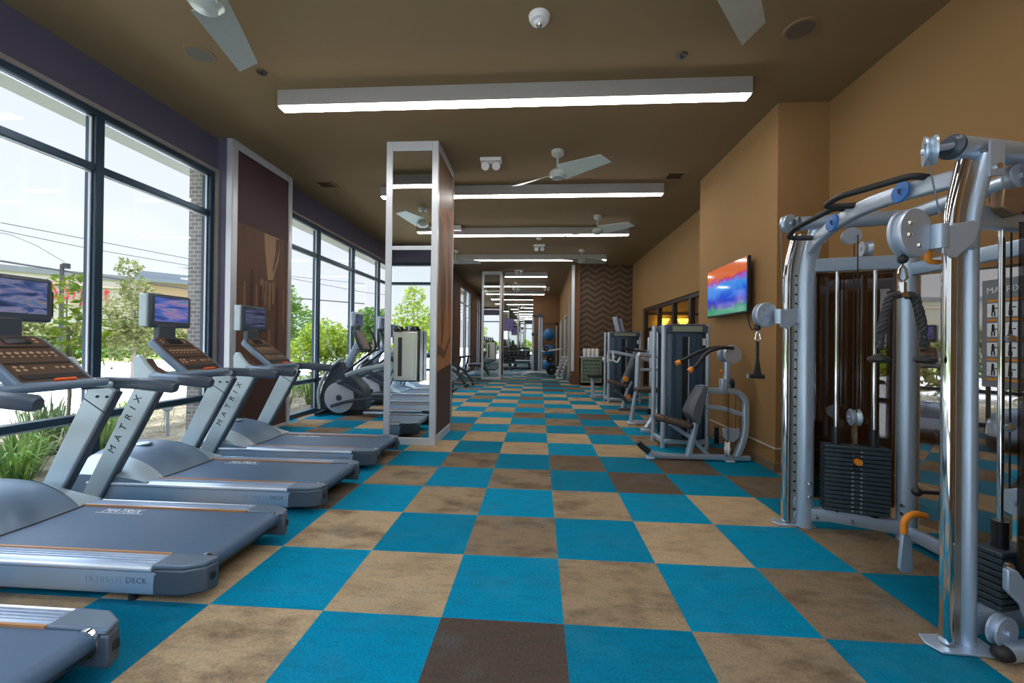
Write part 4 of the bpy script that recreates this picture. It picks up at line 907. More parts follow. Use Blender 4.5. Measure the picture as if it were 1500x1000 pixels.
        m = MB(); m.pulley(mid + Z * 2.2 - d * .03, fr, .06, .03); m.pulley(mid + Z * 2.1 + d * .06, d, .055, .05); m.build('head_pulley', SL, t)
    stack(F, CF, True); stack(N_, CN, False, 8)
    # smoked shrouds on the outer faces
    def shroud(p, c, out, mat, z0, z1):
        d = (c - p).normalized(); pts = [p + d * .03 + out * .075, p.lerp(c, .3) + out * .115, p.lerp(c, .7) + out * .115, c - d * .03 + out * .075]; pts = fillet(pts, .08, 4)
        m = MB(); P = [[V(q) + Z * z0 for q in pts], [V(q) + Z * z1 for q in pts], [V(q) + Z * z1 + out * .005 for q in pts], [V(q) + Z * z0 + out * .005 for q in pts], [V(q) + Z * z0 for q in pts]]; m.grid(P); return m.build('shroud', mat, t)
    shroud(F, CF, V((.2, .98, 0)), MT['acrylic'], .2, 1.95)
    m = MB(); m.prism([(2.09, 1.925), (2.095, 1.92), (2.70, 2.095), (2.695, 2.10)], (0, 0, .25), (1, 0, 0), (0, 1, 0), (0, 0, 1), 1.68); m.build('shroud', MT['acrylic_dk'], t)
    m = MB(); m.prism([(2.650, 3.02), (2.656, 3.022), (2.946, 2.302), (2.940, 2.30)], (0, 0, .15), (1, 0, 0), (0, 1, 0), (0, 0, 1), 1.73); m.build('rear_panel', MT['acrylic_clear'], t)
    for z in (1.42, 1.03, .42): m = MB(); m.lathe([(0, .016), (.014, .013), (.02, 0)], (2.07, 1.935, z), (-.35, -1, 0), 12); m.build('shroud_bolt', MT['chrome'], t)
    # near stack foot: curved bracket, pulley and outer foot tube
    m = MB(); pts = [(2.09, .42), (2.13, .42), (2.2, .32), (2.25, .2), (2.275, .05), (2.21, .05), (2.19, .18), (2.15, .27), (2.09, .33)]; m.prism([(a - .06, b) for a, b in pts], (0, 1.90, 0), (1, 0, 0), (0, 0, 1), (0, 1, 0), .025); m.build('foot_bracket', S, t, bev=.005)
    m = MB(); m.pulley((2.07, 1.96, .12), (.3, -1, 0), .07, .03); m.build('foot_pulley', S, t)
    m = MB(); m.tube([(2.05, 1.93, .045), (2.62, 2.06, .045)], .04, 12); m.build('foot_tube', S, t)
    m = MB(); m.ball((2.045, 1.928, .045), .038, 12, 8, (1.2, 1, .9)); m.build('tube_plug', MT['black'], t)
    m = MB(); m.pulley((GF.x + .10, GF.y - .0, .17), (.3, -1, 0), .062, .03); m.pulley((GF.x + .10, GF.y, .07), (.3, -1, 0), .055, .03); m.build('foot_pulley', SL, t)
    # carriages
    def carriage(g, z, s, r):
        m = MB(); m.bx(g.x - .035, g.x + .09, g.y - .04, g.y + .04, z - .06, z + .06); c = m.build('carriage', S, t, bev=.012)
        cc = V((g.x - (.135 if s > 0 else .19), g.y + (.05 if s > 0 else -.02), z + .015)); ax = V((.25, -1, 0)) if s > 0 else V((.36, -1, 0))
        m = MB(); m.lathe([(.02, -.028), (r, -.028), (r + .004, -.022), (r + .004, -.012), (r * .9, -.010), (r * .9, .010), (r + .004, .012), (r + .004, .022), (r, .028), (0, .028)], cc, ax, 32); w = m.build('pulley_cover', SL, c)
        a = ax.normalized(); u = a.cross(Z).normalized()
        for q in ((.45, .35), (-.1, -.55), (.5, -.15)): m = MB(); m.lathe([(0, .010), (.009, .008), (.012, 0)], cc + a * .028 + u * r * q[0] + Z * r * q[1], a, 10); m.build('bolt', MT['chrome'], c)
        m = MB(); m.cyl(V((g.x - .065, g.y - .02, z - .055)), V((g.x - .065, g.y - .02, z + .055)), .034, seg=18); m.build('swivel_barrel', S, c)
        m = MB(); m.prism([(-.07, .04), (.06, .07), (.09, .04), (.07, -.03), (-.01, -.10), (-.07, -.08)], (g.x, g.y - .045, z), (1, 0, 0), (0, 0, 1), (0, 1, 0), .01); m.build('side_plate', SL, c, bev=.004)
        m = MB(); b = V((g.x + (.125 if s > 0 else -.04), g.y - (.04 if s > 0 else -.06), z)); m.tube([b + Z * .055 - V((.05, 0, 0)), b + Z * .055, b - Z * .055 , b - Z * .055 - V((.05, 0, 0))] if s > 0 else [b + Z * .01, b - Z * .10, b - Z * .10 + V((.05, 0, 0))], .012, 8, bend=.03); m.build('pull_handle', MT['orange'], c)
        if s > 0:
            m = MB(); m.lathe([(0, .02), (.025, .016), (.028, 0)], V((g.x + .09, g.y - .045, z)), (0, -1, 0), 14); m.build('pop_pin', MT['orange'], c)
        e = cc + V((-.055 if s > 0 else -.03, 0, -r - .01)); m = MB(); m.ball(e, .021, 12, 8); m.build('cable_stop', MT['black'], c)
        return e
    e1 = carriage(GF, 1.605, 1, .094); e2 = carriage(GN, 1.885, -1, .108)
    # low orange pull handle hanging behind the near guide
    m = MB(); m.prism([(-.035, -.14), (-.02, -.16), (.02, -.16), (.035, -.14), (.03, 0), (.02, .05), (-.02, .05)], (2.06, 2.42, .28), (1, 0, 0), (0, 0, 1), (0, 1, 0), .02); br = m.build('low_bracket', S, t, bev=.004)
    m = MB(); m.tube([(2.045, 2.42, .34), (2.045, 2.42, .42), (2.10, 2.42, .455), (2.16, 2.42, .44)], .017, 10, bend=.04); m.build('low_handle', MT['orange'], t)
    m = MB(); m.tube([(2.62, 2.62, .50), (2.24, 2.55, .53)], .012, 8); m.ball((2.22, 2.545, .532), .026, 12, 8); m.build('ball_lever', MT['black'], t)
    # black adjuster arm beside the near post
    m = MB(); m.bar([(2.15, 2.06, 2.06), (2.62, 2.20, 2.05)], .07, .085, .012); m.build('rubber_arm', MT['black'], t)
    m = MB(); m.prism([(-.03, .05), (.05, .06), (.09, .0), (.05, -.06), (.02, -.07), (-.04, -.03)], (2.13, 1.99, 2.05), (1, 0, 0), (0, 0, 1), (0, 1, 0), .06); m.build('hook_bracket', pm('worn_bronze', (.28, .18, .11), .4, .5), t, bev=.006)
    m = MB(); m.pulley((2.42, 2.08, 2.2), (-.3, 1, 0), .10, .03); m.build('guide_pulley', SL, t)
    # exercise chart on the rear panel
    m = MB(); m.bx(2.66, 2.668, 2.36, 2.635, 1.15, 1.78); ch = m.build('exercise_chart', pm('grey_chart', (.22, .23, .26), .35), t)
    m = MB()
    for c in range(3):
        for r in range(4): y = 2.605 - c * .088; z = 1.655 - r * .115; m.bx(2.657, 2.66, y - .066, y, z - .095, z - .015)
    m.build('chart_picture', pm('chart_picture_white', (.9, .9, .9), .4), ch)
    m = MB()
    for c in range(3):
        for r in range(4):
            y = 2.572 - c * .088; z = 1.605 - r * .115; m.ball((2.656, y, z + .022), .007, 8, 6, (.2, 1, 1)); m.box((2.656, y, z), (.002, .014, .034)); m.box((2.656, y - .014, z + .006 - .008 * (r % 2)), (.002, .026, .006)); m.box((2.656, y + .006, z - .027), (.002, .006, .028)); m.box((2.656, y - .008, z - .027), (.002, .006, .028))
    m.build('chart_figure', MT['ink'], ch)
    m = MB()
    for r in range(5): m.bx(2.657, 2.66, 2.375, 2.605, 1.654 - r * .115 - .004, 1.654 - r * .115 + .008)
    m.build('chart_rule', MT['orange'], ch)
    m = MB(); m.text('MATRIX', .05, (2.657, 2.61, 1.70), (0, -1, 0), (0, 0, 1), .002); m.build('chart_lettering', MT['inkwhite'], ch)
    return e1, e2
E1, E2 = cable_machine()
def carabiner(par, p, s=1):
    m = MB(); m.tube([p, p + Vector((-.013 * s, 0, -.02 * s)), p + Vector((-.02 * s, 0, -.062 * s)), p + Vector((0, 0, -.08 * s)), p + Vector((.02 * s, 0, -.062 * s)), p + Vector((.013 * s, 0, -.02 * s))], .0055, 8, closed=True); return m.build('snap_hook', MT['chrome'], par)
def rope():
    p = E2 + Vector((0, 0, -.025)); t = thing('triceps_rope', 'black twisted rope attachment hanging from the near pulley of the cable machine', 'rope handle', p)
    carabiner(t, p); q = p + Vector((0, 0, -.10)); m = MB(); m.cyl(q + Vector((0, 0, .02)), q + Vector((0, 0, -.03)), .016, seg=12); m.box(q + Vector((0, 0, -.04)), (.06, .03, .022)); m.build('centre_clip', MT['chrome'], t, bev=.004)
    for s in (-1, 1):
        path = fillet([q + Vector((s * .015, 0, -.04)), q + Vector((s * .055, 0, -.045)), q + Vector((s * .085, 0, -.16)), q + Vector((s * .10, 0, -.32))], .05, 6); pts = []
        for i in range(len(path) - 1):
            for k in range(4): pts.append(Vector(path[i]).lerp(Vector(path[i + 1]), k / 4))
        for st in range(3):
            ln = 0; hel = []
            for i, v in enumerate(pts):
                if i: ln += (v - pts[i - 1]).length
                a = ln * 95 + st * 2 * PI / 3; tg = (pts[min(i + 1, len(pts) - 1)] - pts[max(i - 1, 0)]).normalized(); sd = Vector((0, 1, 0)); n2 = tg.cross(sd); hel.append(v + (sd * math.cos(a) + n2 * math.sin(a)) * .009)
            if st == 0: m = MB()
            m.tube(hel, .0105, 7)
        m.build('rope_strand', pm('black_nylon_rope', (.03, .032, .036), .6, bump=.3), t) if s < 0 else m.build('rope_strand', bpy.data.materials['black_nylon_rope'], t)
        m = MB(); m.lathe([(0, -.03), (.03, -.028), (.042, -.016), (.040, -.004), (.02, .004), (.016, .012), (0, .012)], q + Vector((s * .101, 0, -.325)), (s * .1, 0, -1) if False else (0, 0, 1), 18); m.build('rubber_stopper', MT['black'], t)
rope()
def stirrup(p, lab, sc=1, drop=.14):
    t = thing('stirrup_handle', lab, 'handle', p, 'strap handles on the cable machine'); carabiner(t, p); q = p + Vector((0, 0, -.08)); m = MB()
    m.box(q + Vector((0, 0, -drop / 2)), (.014, .022, drop)); e = q + Vector((0, 0, -drop)); m.add([e + Vector(v) for v in ((-.007, -.011, 0), (.007, -.011, 0), (.007, .011, 0), (-.007, .011, 0), (-.03, -.012, -.13), (.03, -.012, -.13), (.03, .012, -.13), (-.03, .012, -.13))], [(0, 1, 5, 4), (1, 2, 6, 5), (2, 3, 7, 6), (3, 0, 4, 7), (4, 5, 6, 7), (0, 1, 2, 3)]); m.build('strap', MT['black'], t)
    m = MB(); g = e + Vector((0, 0, -.135)); m.cyl(g + Vector((-.065, 0, .0)), g + Vector((.05, 0, -.005)), .018, seg=14); m.build('grip', MT['blackgloss'], t); m = MB(); m.lathe([(0, -.006), (.02, -.006), (.02, .006), (0, .006)], g + Vector((-.068, 0, 0)), (1, 0, 0), 14); m.build('grip_end', MT['chrome'], t)
stirrup(E1 + Vector((0, 0, -.025)), 'black strap handle hanging from the far pulley of the cable machine, against the tan wall')
stirrup(Vector((2.56, 2.30, 1.02)), 'black strap handle hanging behind the dark shroud of the cable machine', drop=.08)

# ------------------------------------------------------------------ selectorised weight machines
def tower(t, x0, x1, y0, y1, h, orange_y=None):
    S = MT['silver_lt']
    for x, y in ((x0 + .03, y1 - .03), (x0 + .05, y0 + .03), (x1 - .03, y0 + .03), (x1 - .03, y1 - .03)):
        m = MB(); m.sweep([(x, y, 0), (x, y, h)], rrect(.062, .062, .022, 3)); m.build('tower_post', S, t)
    m = MB(); m.bx(x0 + .06, x1 - .05, y0 - .01, y0 + .05, .06, .12); m.bx(x0 + .02, x0 + .07, y0 + .04, y1 - .04, .06, .12); m.bx(x1 - .06, x1 - .01, y0 + .04, y1 - .04, .06, .12); m.build('tower_base', S, t, bev=.01)
    a, b = x0 + .085, x1 - .06; w = b - a
    m = MB(); pts = [(a, y0 + .06)]
    for k in range(13): u = k / 12; pts.append((a + w * u, y0 + .02 - .045 * math.sin(PI * u)))
    pts += [(b, y0 + .06)]; m.prism(pts, (0, 0, .13), (1, 0, 0), (0, 1, 0), (0, 0, 1), h - .23)
    for f in (.14, .2, .8, .86): x = a + w * f; m.bx(x - .012, x + .012, y0 - .034, y0 - .012, .15, h - .12)
    m.build('front_shroud', MT['shroudblue'], t)
    m = MB(); m.bx(a + w * .38, a + w * .5, y0 - .034, y0 - .016, .15, h - .16); m.build('stack_window', MT['blackgloss'], t)
    m = MB(); m.bx(a + w * .53, a + w * .545, y0 - .038, y0 - .03, .15, h - .16); m.build('window_edge', MT['white_metal'], t)
    m = MB(); m.bx(a, b, y1 - .05, y1 - .03, .13, h - .1); m.build('rear_shroud', MT['shroudblue'], t)
    m = MB(); pts = [(a - .01, h - .11), (b + .01, h - .11), (b + .02, h - .02), (b - .03, h + .01), (a + .03, h + .01), (a - .02, h - .02)]; m.prism(pts, (0, y0 - .03, 0), (1, 0, 0), (0, 0, 1), (0, 1, 0), y1 - y0 + .01); cap = m.build('tower_cap', MT['tread_dark'], t, bev=.012)
    m = MB(); m.bx(a + w * .12, a + w * .88, y0 - .036, y0 - .028, h - .09, h - .02); m.build('cap_plate', pm('olive_label', (.25, .27, .2), .4) if 'olv' not in MT else MT['olv'], cap)
    m = MB(); m.bx(b - .055, b - .015, y0 - .022, y0 - .01, h - .27, h - .18); m.build('label', MT['white'], t)
MT['olv'] = pm('olive_label', (.25, .27, .2), .4)
def pad(m, c, d, R): m.box(c, d, R)
def machine_a():
    t = thing('arm_extension_machine', 'weight machine with orange-tipped curved arms and brown seat, under the wall television', 'weight machine', (1.9, 5.3, 0), 'selectorised weight machines'); S = MT['silver']
    tower(t, 1.625, 2.275, 5.57, 6.02, 1.645)
    m = MB(); m.bar([(1.33, 5.02, .095), (1.42, 5.02, .06), (1.55, 5.02, .045), (2.51, 5.02, .045)], .065, .06, .015, bend=.1); m.build('floor_beam', S, t)
    m = MB(); m.bar([(1.21, 5.02, .20), (1.255, 5.02, .15), (1.34, 5.02, .09)], .075, .07, .02); m.build('foot_rest', MT['black'], t)
    m = MB(); m.bx(1.30, 1.40, 4.97, 5.07, 0, .035); m.build('foot', S, t, bev=.01)
    m = MB(); m.bx(2.22, 2.32, 4.96, 5.08, 0, .02); m.build('foot', MT['white'], t, bev=.006)
    m = MB(); m.bar([(1.80, 5.02, .05), (1.93, 5.04, .62), (1.97, 5.04, .90)], .06, .085, .015, up=(0, 1, 0)); m.build('seat_upright', S, t)
    m = MB(); m.bar([(2.05, 5.10, .06), (1.86, 5.06, .25), (1.6, 5.06, .42)], .05, .06, .012, up=(0, 1, 0)); m.build('seat_strut', S, t)
    Ry = Matrix.Rotation(math.radians(14), 3, 'Y'); m = MB(); pts = [(-.20, -.13), (.14, -.17), (.19, -.10), (.19, .10), (.14, .17), (-.20, .13), (-.245, .06), (-.245, -.06)]
    m.prism(pts, (1.645, 5.06, .42), Ry @ Vector((1, 0, 0)), (0, 1, 0), Ry @ Vector((0, 0, 1)), .065); m.build('seat', MT['padbrown'], t, bev=.022, seg=3)
    d = Vector((.24, 0, 1)).normalized(); n = Vector((-1, 0, .24)).normalized(); pts = [(-.15, 0), (.15, 0), (.17, .1), (.155, .36), (.12, .43), (-.12, .43), (-.155, .36), (-.17, .1)]
    P = [[Vector((1.85, 5.04, .46)) + d * (v * .44) + Vector((0, 1, 0)) * (a * (.17 - .05 * v)) + n * (.13 * math.sin(min(1, .28 + 1.1 * (1 - v)) * PI / 2 if v > .25 else (v / .25) * PI / 2) * (1 - .45 * v) * (1 - .25 * a * a)) for a in (-1, -.9, -.6, -.2, .2, .6, .9, 1)] for v in [k / 10 for k in range(11)]]
    m = MB(); m.grid(P); Q = [[p - n * 0 + (Vector((1.895, 5.04, .46)) + d * (v * .44) - Vector((1.895, 5.04, .46)) - d * (v * .44)) for p in r] for r, v in zip(P, [k / 10 for k in range(11)])]
    edge = [r[0] for r in P] + P[-1][1:] + [r[-1] for r in reversed(P[:-1])] + list(reversed(P[0][1:-1])); bk = [Vector((p.x * 0 + 1.885 + (p.z - .46) * .24, p.y, p.z)) for p in edge]; k = len(edge); m.add(edge + bk, [(i, (i + 1) % k, k + (i + 1) % k, k + i) for i in range(k)] + [tuple(range(k, 2 * k))]); bmesh.ops.remove_doubles(m.bm, verts=m.bm.verts[:], dist=.0005); pdm = m.build('backrest', MT['padgrey'], t, bev=.01)
    m = MB(); m.bx(1.955, 1.985, 4.97, 5.09, .80, .885); m.build('pad_bracket', S, t, bev=.005)
    m = MB(); m.bar([(2.0, 5.05, .835), (2.36, 5.04, .835), (2.46, 5.03, .74), (2.46, 5.02, .32), (2.36, 5.02, .06)], .07, .085, .018, bend=.16, up=(0, 1, 0)); m.build('rear_loop', S, t)
    m = MB(); m.bar([(2.0, 5.06, .64), (2.2, 5.05, .63), (2.44, 5.04, .55)], .055, .075, .014, bend=.1, up=(0, 1, 0)); m.build('cross_strut', S, t)
    m = MB(); m.bx(2.17, 2.24, 4.99, 5.08, .84, .98); m.sweep([(2.25, 5.04, .86), (2.25, 5.04, 1.18)], rrect(.06, .07, .02)); m.build('pivot_column', S, t, bev=.01)
    c = Vector((2.30, 5.03, 1.27)); m = MB(); m.lathe([(.02, -.035), (.105, -.035), (.11, -.025), (.11, .025), (.105, .035), (0, .035)], c, (.15, -1, 0), 28); m.pulley(c + Vector((-.08, .05, 0)), (.6, -1, 0), .09, .03); m.build('cam', MT['silver_lt'], t)
    m = MB(); m.lathe([(0, .02), (.02, .016), (.024, 0)], (2.17, 5.0, 1.07), (-1, -.3, 0), 12); m.build('adjust_knob', MT['orange'], t)
    m = MB(); m.pulley((2.29, 5.0, .93), (1, -.2, 0), .06, .03); m.build('idler_pulley', MT['blackgloss'], t)
    for y, e in ((5.12, (1.72, 5.12, 1.165)), (4.93, (1.80, 4.93, 1.10))):
        m = MB(); m.tube([(2.27, y, 1.345), (2.15, y, 1.355), (1.98, y, 1.31), Vector(e) + Vector((.05, 0, .03)), e], .022, 10, bend=.15); a = m.build('press_arm', MT['black'], t)
        m = MB(); d2 = (Vector(e) - Vector((1.98, y, 1.31))).normalized(); m.cyl(Vector(e) - d2 * .01, Vector(e) + d2 * .045, .032, seg=14); m.build('arm_tip', MT['orange'], a)
    m = MB(); m.tube([(2.25, 5.0, .82), (2.25, 5.0, .12)], .004, 6); m.tube([(2.35, 5.03, .82), (2.35, 5.03, .2)], .004, 6); m.build('cable', MT['black'], t)
    m = MB(); m.prism([(-.1, .04), (.1, .04), (.09, -.06), (.03, -.12), (-.03, -.12), (-.09, -.06)], (2.30, 5.02, .35), (1, 0, 0), (0, 0, 1), (0, 1, 0), .03); m.build('cam_plate', MT['silver_lt'], t, bev=.005)
    m = MB(); m.pulley((2.24, 4.99, .155), (1, -.5, 0), .085, .045); m.build('floor_pulley', MT['white'], t)
    m = MB(); m.lathe([(0, .02), (.022, .016), (.026, 0)], (1.80, 5.5, .385), (0, -1, 0), 12); m.build('selector_pin', MT['orange'], t)
    m = MB(); m.pulley((2.33, 5.5, .2), (1, -.4, 0), .12, .05); m.build('low_pulley', MT['blackgloss'], t)
machine_a()
def machine_b():
    t = thing('row_machine', 'pale tubular weight machine with a dark seat, half hidden behind the blue-shrouded tower', 'weight machine', (1.9, 6.9, 0), 'selectorised weight machines'); S = MT['silver_lt']
    tower(t, 2.02, 2.56, 7.2, 7.62, 1.62)
    m = MB(); m.tube([(1.60, 7.15, .06), (1.66, 7.12, .5), (1.69, 7.1, .62)], .035, 12); m.build('front_leg', S, t)
    m = MB(); m.tube([(1.68, 7.1, .62), (1.69, 7.08, 1.18), (1.75, 7.08, 1.24)], .042, 12, bend=.05); m.build('column', S, t)
    m = MB(); m.bx(1.54, 1.68, 7.06, 7.22, 0, .05); m.bx(1.62, 1.84, 6.46, 6.6, 0, .06); m.build('foot', S, t, bev=.012)
    m = MB(); m.bar([(1.70, 6.53, .06), (1.95, 6.62, .38), (2.15, 6.7, .5)], .07, .08, .016); m.build('brace', S, t)
    m = MB(); m.bar([(1.62, 7.14, .05), (2.2, 7.1, .05)], .07, .06, .012); m.build('floor_beam', S, t)
    m = MB(); m.bx(1.63, 2.0, 6.85, 7.15, .58, .66); m.build('seat', MT['padbrown'], t, bev=.025, seg=3)
    m = MB(); m.bar([(1.70, 7.0, 1.22), (2.3, 6.98, 1.12), (2.42, 7.0, .7)], .06, .06, .014, bend=.1); m.bar([(1.72, 7.1, .95), (2.3, 7.1, .95)], .05, .05, .012); m.build('top_frame', S, t)
    for y in (6.82, 7.16):
        m = MB(); m.tube([(1.76, y, 1.26), (1.55, y, 1.28), (1.42, y - .02, 1.32)], .018, 8); m.build('row_handle', MT['black'], t)
    m = MB(); m.pulley((1.86, 6.95, .26), (.8, -1, 0), .05, .03); m.pulley((1.95, 6.9, .16), (.8, -1, 0), .05, .03); m.build('pulley', MT['blackgloss'], t)
    m = MB(); m.lathe([(0, .02), (.03, .016), (.03, 0)], (1.73, 7.03, 1.19), (0, -1, 0), 12); m.build('adjust_knob', MT['orange'], t)
machine_b()
def machine_c():
    t = thing('chest_press_machine', 'chest press machine with tall dark backrest and long lever arms, before its blue tower', 'weight machine', (1.9, 9.2, 0), 'selectorised weight machines'); S = MT['silver_lt']
    tower(t, 1.60, 2.40, 9.7, 10.15, 1.66)
    m = MB(); m.bx(1.68, 2.52, 8.62, 8.74, 0, .05); m.build('floor_beam', MT['padgrey'], t, bev=.01)
    m = MB(); m.bar([(1.76, 8.7, .04), (1.88, 8.72, .45), (1.96, 8.72, .6)], .06, .08, .016, up=(0, 1, 0)); m.build('seat_upright', S, t)
    d = Vector((.40, 0, 1)).normalized(); n = Vector((-1, 0, .40)).normalized(); m = MB(); m.prism([(-.12, 0), (.12, 0), (.14, .1), (.14, .72), (.1, .8), (-.1, .8), (-.14, .72), (-.14, .1)], Vector((1.84, 8.72, .52)), (0, 1, 0), d, n, .11); m.build('backrest', MT['padgrey'], t, bev=.03, seg=3)
    m = MB(); m.prism([(-.2, -.13), (.2, -.17), (.2, .17), (-.2, .13)], (1.64, 8.72, .52), (1, 0, -.25), (0, 1, 0), (.25, 0, 1), .07); m.build('seat', MT['padbrown'], t, bev=.02, seg=3)
    m = MB(); m.lathe([(0, .04), (.05, .035), (.06, 0)], (1.80, 8.56, .66), (0, -1, 0), 14); m.lathe([(0, .04), (.045, .035), (.05, 0)], (1.86, 8.56, .30), (0, -1, 0), 14); m.build('adjust_knob', MT['orange'], t)
    m = MB(); m.bar([(1.60, 8.6, .42), (1.75, 8.6, .3), (1.85, 8.62, .15)], .05, .07, .012); m.build('foot_lever', MT['tread_dark'], t)
    for y in (8.42, 9.02):
        m = MB(); m.bar([(2.42, y, 1.02), (1.95, y, 1.14), (1.52, y, 1.22)], .045, .06, .012, bend=.1); a = m.build('lever_arm', S, t)
        m = MB(); m.tube([(1.52, y, 1.22), (1.50, y, 1.06), (1.60, y, 1.0), (1.66, y, 1.12)], .018, 8, bend=.04); m.build('hand_loop', MT['white'], a)
    m = MB(); m.tube([(2.3, 8.72, 1.10), (2.3, 8.72, 1.5), (2.45, 8.72, 1.55)], .03, 10); m.bx(2.2, 2.5, 8.66, 8.78, 1.14, 1.26); m.build('arm_frame', S, t)
    m = MB(); m.lathe([(0, .02), (.07, .016), (.07, 0)], (2.16, 8.62, 1.12), (0, -1, 0), 12); m.build('pivot', MT['orange'], t)
    m = MB(); m.bar([(1.90, 9.9, 1.66), (1.80, 9.85, 2.02)], .16, .05, .02); m.bar([(2.02, 9.9, 1.66), (1.93, 9.85, 1.98)], .08, .05, .02); m.build('top_lever', S, t)
machine_c()
def machine_d():
    t = thing('leg_machine', 'low seat on a pale post beside the glass-fronted cooler, with a padded roller', 'weight machine', (1.6, 10.9, 0), 'selectorised weight machines'); S = MT['silver_lt']
    m = MB(); m.sweep([(1.42, 10.7, 0), (1.40, 10.7, .50)], rrect(.10, .09, .02)); m.build('post', S, t)
    m = MB(); m.bx(1.34, 1.48, 10.62, 10.78, 0, .04); m.bar([(1.42, 10.7, .05), (2.3, 10.7, .05)], .09, .06, .012); m.build('floor_beam', S, t)
    m = MB(); m.bx(1.26, 1.64, 10.52, 10.86, .52, .60); m.build('seat', MT['black'], t, bev=.02, seg=3)
    m = MB(); m.bar([(1.95, 10.7, .1), (1.85, 10.7, .7), (1.72, 10.7, .98)], .06, .07, .012, up=(0, 1, 0)); m.build('roller_arm', MT['tread_dark'], t)
    m = MB(); m.cyl((1.74, 10.5, .98), (1.74, 10.9, .98), .07, seg=14); m.build('roller_pad', MT['white'], t, bev=.01)
machine_d()

# ------------------------------------------------------------------ wall television on the pier, TV at the far end
TVS, N, L, b = nm('bright_television_picture')
tc = N.new('ShaderNodeTexCoord'); sx = N.new('ShaderNodeSeparateXYZ'); L.new(tc.outputs['Generated'], sx.inputs[0])
nz = N.new('ShaderNodeTexNoise'); nz.inputs['Scale'].default_value = 3.5; nz.inputs['Distortion'].default_value = 1.2; L.new(tc.outputs['Generated'], nz.inputs['Vector'])
ad = N.new('ShaderNodeMath'); ad.operation = 'MULTIPLY_ADD'; ad.inputs[1].default_value = .45; L.new(nz.outputs['Fac'], ad.inputs[0]); L.new(sx.outputs['Z'], ad.inputs[2])
cr = N.new('ShaderNodeValToRGB'); el = cr.color_ramp.elements; el[0].position = .3; el[0].color = (.03, .22, .12, 1); el[1].position = 1.0; el[1].color = (.45, .10, .03, 1)
for p, c in ((.42, (.05, .03, .25)), (.55, (.01, .04, .42)), (.82, (.03, .20, .55)), (.92, (.28, .03, .25)), (.97, (.4, .05, .03))): q = el.new(p); q.color = (*c, 1)
L.new(ad.outputs[0], cr.inputs['Fac']); L.new(cr.outputs['Color'], b.inputs['Emission Color']); b.inputs['Emission Strength'].default_value = .8; b.inputs['Base Color'].default_value = (.01, .01, .012, 1); b.inputs['Roughness'].default_value = .06; b.inputs['Specular IOR Level'].default_value = .9
t = thing('wall_television', 'flat television with a red and blue picture mounted on the tan wall pier', 'television', (2.6, 5.65, 2.1))
m = MB(); m.bx(2.49, 2.535, 5.07, 6.23, 1.775, 2.465); m.build('housing', MT['blackgloss'], t, bev=.006)
m = MB(); m.bx(2.486, 2.490, 5.085, 6.215, 1.80, 2.45); m.build('screen', TVS, t)
m = MB(); m.bx(2.535, 2.6, 5.5, 5.8, 1.95, 2.3); m.build('mount', MT['black'], t)
m = MB(); m.tube([(2.56, 5.22, 1.8), (2.585, 5.2, 1.62), (2.585, 5.14, 1.56), (2.585, 5.06, 1.6), (2.56, 5.05, 1.8)], .006, 6, bend=.05); m.build('cable', MT['black'], t)
t = thing('wall_television', 'dark purple television hung in front of the far mirrored wall', 'television', (-1.7, 22.2, 2.4))
m = MB(); m.bx(-2.30, -1.36, 22.14, 22.2, 2.05, 2.72); m.build('housing', MT['blackgloss'], t, bev=.006)
m = MB(); m.bx(-2.28, -1.38, 22.134, 22.14, 2.08, 2.70); m.build('screen', screen_mat('dim_purple_picture', [(.3, (.03, .02, .06)), (.7, (.07, .06, .12))], 3, .8, (1, 1, 5)), t)
m = MB(); m.bx(-2.0, -1.7, 22.2, 22.296, 2.3, 2.5); m.build('mount', MT['black'], t)

